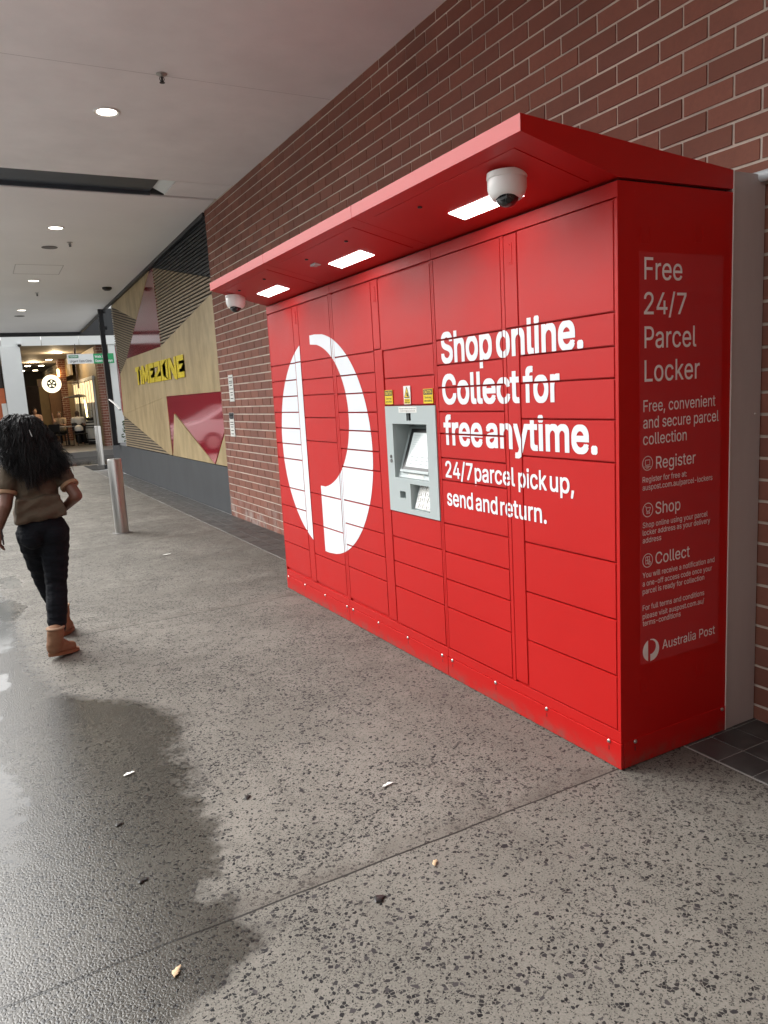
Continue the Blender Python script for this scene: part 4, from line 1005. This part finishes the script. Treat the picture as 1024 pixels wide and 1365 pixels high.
# tables and chairs
def table(x, y, label):
    t = thing('cafe_table', label, 'table', (x, y, .15), 'cafe tables'); bm = NB(); box(bm, x-.36, x+.36, y-.36, y+.36, .87, .90, .006); obj('table_top', bm, m_table, t)
    bm = NB(); lathe(bm, [(.22, 0), (.22, .015), (.03, .03), (.028, .715), (.1, .72)], (x, y, .15), n=18); obj('pedestal', bm, m_chair, t, smooth=True)
    return t
def chair(x, y, ang, label, proto=[]):
    t = thing('cafe_chair', label, 'chair', (0, 0, 0), 'dark cafe chairs around the tables')
    bm = NB(); box(bm, -.21, .21, -.21, .21, .43, .46, .01); obj('seat', bm, m_chair, t)
    bm = NB(); box(bm, -.21, .21, .19, .215, .56, .86, .008); box(bm, -.20, -.17, .19, .215, .46, .56); box(bm, .17, .20, .19, .215, .46, .56); obj('backrest', bm, m_chair, t)
    for sx_ in (-1, 1):
        for sy_ in (-1, 1):
            bm = NB(); tube(bm, [(sx_*.18, sy_*.18, .43), (sx_*.21, sy_*.21, 0)], .014, 8); obj('leg', bm, m_chair, t)
    t.location = (x, y, .15); t.rotation_euler = (0, 0, ang); return t
table(1.02, 29.3, 'cafe table with pale top between the seated people')
table(.15, 29.6, 'dark cafe table by the person in pink')
chair(1.42, 28.85, .25, 'dark chair whose back faces us, under the person in white'); chair(.88, 30.1, 0.2, 'dark chair behind the pale topped cafe table'); chair(.05, 30.4, 0, 'dark chair under the person in pink'); chair(.62, 28.9, 2.6, 'empty dark chair between the two cafe tables')
# bench by the left shopfront
t = thing('slatted_bench', 'white slatted bench at the foot of the shopfront', 'bench', (-1.9, 24.9, .15))
for k in range(4):
    bm = NB(); box(bm, -2.7, -1.21, 24.85-.0*k, 24.95, .30+.13*k, .39+.13*k, .01); obj('slat', bm, m_portal, t)
for x in (-2.5, -1.4):
    bm = NB(); box(bm, x, x+.06, 24.955, 25.02, .15, .80); obj('upright', bm, m_blackmetal, t)
# parked car in the wet lane (seen as a reflection in the red panels)
t = thing('parked_car', 'white parked car in the wet lane, seen as a reflection in the red panel', 'car', (-4.0, 21.6, -.03))
m_carpaint = mat('white_car_paint', (.78, .79, .80), .2, coat=1.0); m_tyre = mat('tyre_rubber', (.015, .015, .015), .8)
CPF = [(-6.15, .32), (-6.2, .55), (-6.1, .82), (-5.2, .98), (-4.45, 1.42), (-3.1, 1.46), (-2.25, 1.05), (-1.75, .95), (-1.68, .55), (-1.75, .32)]
bm = NB(); prism(bm, CPF, lambda a, b_, d: (a, 20.75+d, b_-.03), 1.72); es = [e for e in bm.edges if abs(e.verts[0].co.y-e.verts[1].co.y) < 1e-5 and len(e.link_faces) == 2 and abs(e.link_faces[0].normal.dot(e.link_faces[1].normal)) < .5]
bm.normal_update(); bmesh.ops.bevel(bm, geom=[e for e in bm.edges if abs(e.verts[0].co.y-e.verts[1].co.y) < 1e-5 and len(e.link_faces) == 2 and abs(e.link_faces[0].normal.dot(e.link_faces[1].normal)) < .5], offset=.09, segments=3, affect='EDGES')
obj('body', bm, m_carpaint, t, smooth=40)
for P_ in ([(-5.0, 1.0), (-4.42, 1.35), (-3.85, 1.37), (-3.85, 1.0)], [(-3.78, 1.0), (-3.78, 1.37), (-3.15, 1.37), (-2.5, 1.02)]):
    bm = NB(); prism(bm, P_, lambda a, b_, d: (a, 20.742+d, b_-.03), .02); obj('window', bm, m_dome, t)
for x in (-5.35, -2.55):
    for y_, dr in ((20.74, 1), (22.48, -1)):
        bm = NB(); lathe(bm, [(.2, 0), (.32, .01), (.32, .19), (.2, .2)], (x, y_, .29), (0, dr, 0), 28); wh = obj('wheel', bm, m_tyre, t, smooth=35)
        bm = NB(); lathe(bm, [(.2, -.004), (.16, .01), (.05, -.004), (0, -.006)], (x, y_, .29), (0, dr, 0), 20); obj('rim', bm, m_stainless, wh, smooth=35)
bm = NB(); box(bm, -1.80, -1.69, 20.85, 21.2, .62, .78, .02); obj('headlight', bm, m_signwhite, t)
bm = NB(); box(bm, -1.80, -1.69, 22.0, 22.35, .62, .78, .02); obj('headlight', bm, m_signwhite, t)
# hedge beyond the glazing
bm = NB()
for k in range(900):
    p_ = Vector((random.uniform(2.35, 3.6), random.uniform(24.6, 25.3), .15+random.uniform(0, .85))); d_ = Vector((random.gauss(0, 1), random.gauss(0, 1), random.gauss(0, .7))).normalized()*random.uniform(.05, .1); n_ = d_.cross(Vector((random.random(), random.random(), .3))).normalized()*.03
    bm.faces.new([bm.verts.new(p_), bm.verts.new(p_+d_*.5+n_), bm.verts.new(p_+d_), bm.verts.new(p_+d_*.5-n_)])
hd = obj('hedge', bm, m_hedge, recalc=False); tag(hd, 'low green hedge seen past the black glazing post', 'hedge')

# ================================================================== PEOPLE
from mathutils import noise as mnoise
def remeshed(name, bm, mt, parent, vox, sm=6, smf=.5, wr=None):
    me = bpy.data.meshes.new(name); bmesh.ops.recalc_face_normals(bm, faces=bm.faces[:]); bm.to_mesh(me); bm.free()
    o = bpy.data.objects.new(name, me); COL.objects.link(o)
    r = o.modifiers.new('r', 'REMESH'); r.mode = 'VOXEL'; r.voxel_size = vox
    s = o.modifiers.new('s', 'SMOOTH'); s.factor = smf; s.iterations = sm
    dg = bpy.context.evaluated_depsgraph_get(); dg.update(); m2 = bpy.data.meshes.new_from_object(o.evaluated_get(dg)); bpy.data.objects.remove(o)
    if wr:
        dv = [v.normal*wr(v.co) for v in m2.vertices]
        for v, d_ in zip(m2.vertices, dv): v.co += d_
    for p in m2.polygons: p.use_smooth = True
    m2.materials.clear(); m2.materials.append(mt); m2.name = name
    o = bpy.data.objects.new(name, m2); COL.objects.link(o); adopt(o, parent); return o
def ell(bm, c, rx, ry, rz, rot=(0, 0, 0)):
    mt = Matrix.Translation(Vector(c)) @ Euler(rot).to_matrix().to_4x4() @ Matrix.Diagonal((rx, ry, rz, 1)); bmesh.ops.create_icosphere(bm, subdivisions=3, radius=1, matrix=mt)

PG = thing('person', 'long black haired person in brown t-shirt, black pants and tan boots walking away', 'person', (-1.82, 3.1, 0))
HD = Vector((-1.862, 3.20, 1.425))
shL, shR = Vector((-1.955, 3.13, 1.215)), Vector((-1.685, 3.15, 1.205)); elL, wrL = Vector((-2.005, 3.07, 1.0)), Vector((-2.056, 3.12, .865)); elR, wrR = Vector((-1.602, 3.03, 1.02)), Vector((-1.672, 3.20, .925))
hipR, knR, anR = Vector((-1.752, 3.10, .80)), Vector((-1.775, 3.13, .455)), Vector((-1.822, 3.01, .12)); hipL, knL, anL = Vector((-1.882, 3.13, .80)), Vector((-1.838, 3.36, .47)), Vector((-1.735, 3.56, .12))
bm = NB()
ell(bm, HD + Vector((0, .005, .0)), .073, .088, .102); ell(bm, HD + Vector((0, .035, -.05)), .052, .058, .062)
ell(bm, HD + Vector((0, .098, -.015)), .012, .016, .022); ell(bm, HD + Vector((0, .088, -.055)), .022, .012, .010)     # nose, mouth
for s in (-1, 1): ell(bm, HD + Vector((s*.074, .0, -.012)), .010, .018, .028); ell(bm, HD + Vector((s*.028, .082, .012)), .013, .010, .009)
capsule(bm, HD+Vector((0, -.01, -.06)), (-1.835, 3.16, 1.24), .046, .052)
ell(bm, (-1.82, 3.14, 1.15), .125, .085, .12); ell(bm, (-1.82, 3.12, 1.0), .105, .075, .10); ell(bm, (-1.815, 3.11, .86), .125, .095, .10)
for a_, b_, r0, r1 in ((shL, elL, .046, .036), (elL, wrL, .037, .024), (shR, elR, .046, .037), (elR, wrR, .038, .024), (hipR, knR, .082, .052), (knR, anR, .052, .034), (hipL, knL, .082, .052), (knL, anL, .052, .034)): capsule(bm, a_, b_, r0, r1)
capsule(bm, (-1.82, 3.14, 1.225), shL, .05, .048); capsule(bm, (-1.82, 3.14, 1.225), shR, .05, .048)
def hand(bm, wr, d, out, palm_n, curl):
    d = Vector(d).normalized(); out = Vector(out); out = (out - d*out.dot(d)).normalized(); n = d.cross(out)
    if n.dot(Vector(palm_n)) < 0: n = -n
    pc = wr + d*.048
    for k in (-1, 0, 1): capsule(bm, wr + out*.008*k, wr + d*.075 + out*.021*k, .013, .012, 8)
    for k, ln in enumerate((.062, .072, .068, .052)):
        b0 = wr + d*.082 + out*(.030 - .0195*k); p0 = b0; dd = d.copy()
        for sgm in range(3):
            p1 = p0 + dd*ln*(.45, .32, .26)[sgm]; capsule(bm, p0, p1, .0088-.0008*sgm, .0082-.0008*sgm, 8); p0 = p1
            dd = (dd + n*curl).normalized()
    b0 = wr + d*.03 + out*.026; p1 = b0 + (d*.6+out*.7+n*.25).normalized()*.035; capsule(bm, b0, p1, .011, .0095, 8); capsule(bm, p1, p1 + (d*.9+out*.15+n*.4).normalized()*.028, .0095, .0075, 8)
hand(bm, wrL, (-.1, .15, -1), (0, 1, .1), (1, 0, 0), .55)
hand(bm, wrR, (-.35, .9, .0), (0, 0, 1), (-1, 0, 0), .5)
remeshed('body', bm, m_skin, PG, .0045, 5)
# t-shirt
bm = NB()
ell(bm, (-1.815, 3.135, 1.17), .150, .105, .105); ell(bm, (-1.82, 3.13, 1.08), .132, .100, .12); ell(bm, (-1.822, 3.12, .98), .127, .100, .10); 
prism(bm, [(-1.972, .880), (-1.945, 1.03), (-1.70, 1.04), (-1.668, .905)], lambda a, b_, d: (a, 3.0+d, b_), .20); ell(bm, (-1.818, 3.07, .93), .142, .098, .05)
capsule(bm, (-1.83, 3.15, 1.235), shL+Vector((.01, 0, .005)), .058, .062); capsule(bm, (-1.82, 3.15, 1.225), shR+Vector((-.01, 0, .005)), .058, .062)
capsule(bm, shL, shL.lerp(elL, .42), .062, .060); capsule(bm, shR, shR.lerp(elR, .42), .062, .060)
capsule(bm, HD+Vector((.01, -.03, -.14)), (-1.82, 3.14, 1.22), .056, .07)
def tee_folds(c):
    q = Vector((c.x*7, c.y*5, (c.z - .55*c.x)*24)); low = max(0, min(1, (1.16-c.z)/.2))
    return mnoise.noise(q)*(.003+.010*low) + abs(mnoise.noise(Vector((c.x*16, c.y*16, c.z*9+3))))*.004
remeshed('tshirt', bm, m_tee, PG, .0075, 6, .5, tee_folds)
for s_, e_ in ((shL, elL), (shR, elR)):
    a_ = s_.lerp(e_, .60); b_ = s_.lerp(e_, .69); bm = NB(); tube(bm, [a_, a_.lerp(b_, .5), b_], [.0575, .0585, .0575], 24); obj('sleeve_cuff', bm, m_hem, PG, smooth=40)
# pants
bm = NB(); ell(bm, (-1.815, 3.105, .845), .142, .115, .085); ell(bm, (-1.755, 3.075, .80), .080, .095, .095); ell(bm, (-1.880, 3.085, .80), .078, .095, .095)
for hp, kn, an, in ((hipR, knR, anR), (hipL, knL, anL)):
    md = hp.lerp(kn, .5); capsule(bm, hp, md, .094, .082); capsule(bm, md, kn, .082, .066); cf = kn.lerp(an, .4) + Vector((0, -.012, 0)); capsule(bm, kn, cf, .066, .066); capsule(bm, cf, an.lerp(kn, .22), .066, .056)
def pant_folds(c):
    k = .35 + .65*math.exp(-((c.z-.60)/.16)**2) + .5*math.exp(-((c.z-.22)/.09)**2)
    return (mnoise.noise(Vector((c.x*9, c.y*9, c.z*34+c.x*9)))*.009 + mnoise.noise(Vector((c.x*20, c.y*20, c.z*20)))*.003)*k
remeshed('track_pants', bm, m_pants, PG, .0075, 5, .5, pant_folds)
# boots
def boot(an, heel, toe, lift):
    an, heel, toe = Vector(an), Vector(heel), Vector(toe); d = (toe-heel).normalized()
    bm = NB(); top = an + Vector((0, 0, .085)); capsule(bm, top, heel + d*.045 + Vector((0, 0, .06)), .052, .047, 16)
    capsule(bm, heel + d*.04 + Vector((0, 0, .045)), toe - d*.05 + Vector((0, 0, .035)), .043, .036, 16); ell(bm, heel + d*.10 + Vector((0, 0, .06)), .046, .046, .044)
    b = remeshed('boot', bm, m_boot, PG, .006, 4, .5, lambda c: mnoise.noise(c*22)*.004 + mnoise.noise(Vector((c.x*14, c.y*14, c.z*50)))*.003)
    bm = NB(); n = Vector((-d.y, d.x, 0)).normalized(); pts = [];
    for k in range(24):
        a_ = 2*math.pi*k/24; l_ = (toe-heel).length; pts.append((l_/2 + (l_/2+.006)*math.cos(a_),   .045*math.sin(a_)*(1+.12*math.cos(a_))))
    prism(bm, pts, lambda p, q, dd: heel + d*p + n*q + Vector((0, 0, dd)), .020); obj('sole', bm, m_sole, b, smooth=30)
    bm = NB(); lathe(bm, [(.054, -.008), (.058, 0), (.052, .006)], top + Vector((0, 0, .028)), n=22); obj('fleece_trim', bm, m_fleece, b, smooth=True)
boot(anR + Vector((-.002, -.012, -.03)), (-1.880, 2.975, .028), (-1.70, 3.095, .004), 0)
boot(anL + Vector((0, 0, -.03)), (-1.757, 3.47, .006), (-1.685, 3.66, .006), 0)
# phone held in the left hand and watch
bm = NB(); box(bm, -2.052, -2.042, 3.10, 3.17, .755, .86, .003); ph = tag(obj('mobile_phone', bm, m_black), 'black phone held in the walking person\'s left hand', 'phone')
bm = NB(); tube(bm, [wrL+Vector((.004, 0, .035)), wrL+Vector((.0, 0, .012))], .030, 20); obj('wrist_strap', bm, m_black, PG)
# hair: a core and many wavy locks
bm = NB(); ell(bm, HD + Vector((0, -.012, .018)), .092, .100, .098); capsule(bm, HD+Vector((.0, -.04, -.04)), (-1.83, 3.07, 1.22), .075, .05)
hr = remeshed('hair', bm, m_hair, PG, .010, 5)
random.seed(11); bm = NB()
def wob(s_, f_, p_): return math.sin(f_*6.28*s_+p_)
for k in range(190):
    th = random.uniform(0, 2*math.pi)
    if math.sin(th) > .35: th = -th                  # mostly sides and back
    lv = random.uniform(-.5, .97); ce = math.sqrt(1-lv*lv); dx = math.cos(th); q_ = random.random()
    st = HD + Vector((.094*dx*ce, -.012+.102*math.sin(th)*ce, .018+.100*lv))
    ex = -1.832 + .118*dx + random.gauss(0, .014) + (max(dx, 0)**.8*.105*q_ if dx > 0 else -.025*q_*abs(dx))
    ez = 1.085 + .045*abs(dx) + random.uniform(-.01, .12) + .05*max(dx, 0)*q_ + (.09*abs(dx) if dx < 0 else 0)
    end = Vector((ex, 3.005 + .05*abs(dx) - random.uniform(0, .035), ez))
    mid_ = HD + Vector((.142*dx + .03*max(dx, 0)*q_, -.085 - .05*abs(math.sin(th)) + .04*abs(dx), -.11))
    ph1, ph2 = random.uniform(0, 6.28), random.uniform(0, 6.28); am = random.uniform(.007, .017); fq = random.uniform(2.4, 4.2); n = 20
    for j in range(15):
        o_ = Vector((random.gauss(0, .012), random.gauss(0, .009), random.gauss(0, .008))); j1 = random.gauss(0, .5); sh = random.uniform(-.02, .03); pts = []
        for i in range(n):
            s_ = i/(n-1); c1_ = st + Vector((dx*.062, -.048, .055*(lv > 0)))
            a1 = st.lerp(c1_, s_); a2 = c1_.lerp(mid_, s_); a3 = mid_.lerp(end + Vector((0, 0, sh)), s_); p = a1.lerp(a2, s_).lerp(a2.lerp(a3, s_), s_)
            g_ = am*min(1, s_*1.8); p += Vector((wob(s_, fq, ph1+j1)*g_, wob(s_, fq, ph2+1.6+j1)*g_*.8, wob(s_, fq, ph2)*g_*.5)) + o_*(.45+.9*s_); pts.append(p)
        r0 = random.uniform(.0014, .0034); tube(bm, pts, [r0*(1-.75*(i/(n-1))**3) for i in range(n)], 4, True, .7)
obj('hair_locks', bm, m_hair, hr, smooth='all')
bm = NB(); tube(bm, [(-1.822, 3.052, 1.452), (-1.812, 3.03, 1.41)], .0028, 8); obj('hair_clip', bm, m_screw, hr)

# people in the cafe (small, blurred by distance)
def sitter(x, y, face, top, hairm, label, lean=0.0, raise_arm=False, seat=.50):
    t = thing('person', label, 'person', (x, y, .15)); f = Vector((math.sin(face), math.cos(face), 0)); s = Vector((f.y, -f.x, 0)); o = Vector((x, y, .15))
    hip = o + Vector((0, 0, seat)); ch = hip + Vector((0, 0, .42)) + f*(.06+lean); nk = ch + Vector((0, 0, .14)) + f*lean*.5; hd = nk + Vector((0, 0, .14)) + f*(.03+lean*.4)
    bm = NB(); ell(bm, hd, .075, .085, .105); capsule(bm, nk, hd, .05, .05); ell(bm, hd + f*.085 + Vector((0, 0, -.01)), .012, .014, .02)
    ell(bm, ch, .15, .10, .16); ell(bm, hip, .16, .13, .12)
    for k in (-1, 1):
        kn = hip + f*.42 + s*.10*k - Vector((0, 0, .02)); ft = kn + Vector((0, 0, -.40)); capsule(bm, hip+s*.09*k, kn, .085, .06); capsule(bm, kn, ft, .055, .035); capsule(bm, ft+Vector((0, 0, -.03)), ft + f*.14+Vector((0, 0, -.045)), .035, .03)
        sh = ch + s*.18*k + Vector((0, 0, .08)); el_ = sh + Vector((0, 0, -.24)) + f*.10 + s*.04*k; wr = el_ + f*.20 + Vector((0, 0, .06)) - s*.06*k
        if raise_arm and k > 0: el_ = sh + f*.18 + Vector((0, 0, -.10)); wr = el_ + f*.05 + Vector((0, 0, .26))
        capsule(bm, sh, el_, .045, .038); capsule(bm, el_, wr, .036, .026); ell(bm, wr + (wr-el_).normalized()*.06, .03, .03, .06)
    remeshed('body', bm, m_skin2, t, .014, 4)
    bm = NB(); ell(bm, ch, .168, .125, .175); ell(bm, hip + Vector((0, 0, .12)), .165, .14, .16); 
    for k in (-1, 1): sh = ch + s*.18*k + Vector((0, 0, .08)); capsule(bm, ch + Vector((0, 0, .1)), sh, .075, .07); capsule(bm, sh, sh + Vector((0, 0, -.13)) + f*.05+s*.02*k, .068, .062)
    remeshed('top', bm, top, t, .016, 5)
    bm = NB(); ell(bm, hd + Vector((0, 0, .025)) - f*.02, .084, .092, .10); ell(bm, hd - f*.06 + Vector((0, 0, -.07)), .075, .045, .11); remeshed('hair', bm, hairm, t, .014, 3)
    bm = NB()
    for k in (-1, 1):
        kn = hip + f*.42 + s*.10*k - Vector((0, 0, .02)); capsule(bm, hip+s*.09*k, kn, .095, .07); capsule(bm, kn, kn+Vector((0, 0, -.36)), .066, .05)
    ell(bm, hip, .17, .14, .12); remeshed('trousers', bm, m_pants, t, .016, 4)
sitter(.03, 30.35, math.pi, m_pink_top, m_brownhair, 'person in a pale pink top sitting facing us in the cafe', 0.0, False, .68)
sitter(1.40, 28.95, .1, m_white_top, m_brownhair, 'person in a white shirt seen from behind, hunched at the table', .12)
sitter(.93, 30.2, math.pi+.5, m_beige_top, m_brownhair, 'person in beige beyond the pale topped table with an arm raised', .02, True)

# ================================================================== LITTER
def leaf(x, y, ang, L, wd, mt, name, label, cat, grp=None, curl=.3):
    bm = NB(); n = 8; rows = []
    for i in range(n+1):
        s = i/n; hw = wd*math.sin(math.pi*(.04+.92*s))**.8*random.uniform(.55, 1.25); zz_ = .0025 + curl*L*.35*(s-.5)**2*2; row = []
        for k in (-1, 0, 1): row.append(bm.verts.new((L*(s-.5)+random.gauss(0, L*.03), hw*k*random.uniform(.7, 1.2)+wd*.5*math.sin(s*3), zz_ + abs(k)*hw*curl)))
        rows.append(row)
    for a_, b_ in zip(rows, rows[1:]):
        for k in (0, 1): bm.faces.new((a_[k], a_[k+1], b_[k+1], b_[k]))
    r_ = bmesh.ops.extrude_face_region(bm, geom=bm.faces[:]); bmesh.ops.translate(bm, verts=[v for v in r_['geom'] if isinstance(v, bmesh.types.BMVert)], vec=(0, 0, .0008))
    o = obj(name, bm, mt, smooth='all'); o.location = (x, y, .001); o.rotation_euler = (0, 0, ang); tag(o, label, cat, grp)
leaf(-1.81, -.115, .9, .045, .011, m_leaf, 'dry_leaf', 'pale dry leaf on the dark damp concrete near the front joint', 'leaf')
leaf(-.95, -.10, .8, .035, .010, m_leaf, 'dry_leaf', 'pale dry leaf on dry concrete just in front of the slab joint', 'leaf')
leaf(-1.72, 1.14, .3, .05, .012, m_paper, 'paper_scrap', 'white paper scrap in the middle of the damp patch', 'litter')
leaf(-.84, .43, .1, .05, .010, m_paper, 'paper_scrap', 'white paper scrap near the foot of the red lockers', 'litter')
leaf(-.52, 5.8, .1, .09, .015, m_paper, 'paper_scrap', 'white paper scrap on the walkway beyond the lockers', 'litter')
leaf(-1.19, -.158, .2, .042, .016, m_darkleaf, 'dark_leaf', 'flat black leaf on dry concrete in front of the slab joint', 'leaf', None, .05)
leaf(-1.345, .665, .7, .034, .014, m_darkleaf, 'dark_leaf', 'small black leaf on dry concrete right of the damp patch', 'leaf', None, .05)
leaf(-1.822, .757, .5, .034, .013, m_darkleaf, 'dark_leaf', 'small black leaf within the damp patch nearer the paper scrap', 'leaf', None, .05)
leaf(-1.811, .356, .3, .036, .015, m_darkleaf, 'dark_leaf', 'black leaf within the damp patch nearer the slab joint', 'leaf', None, .05)
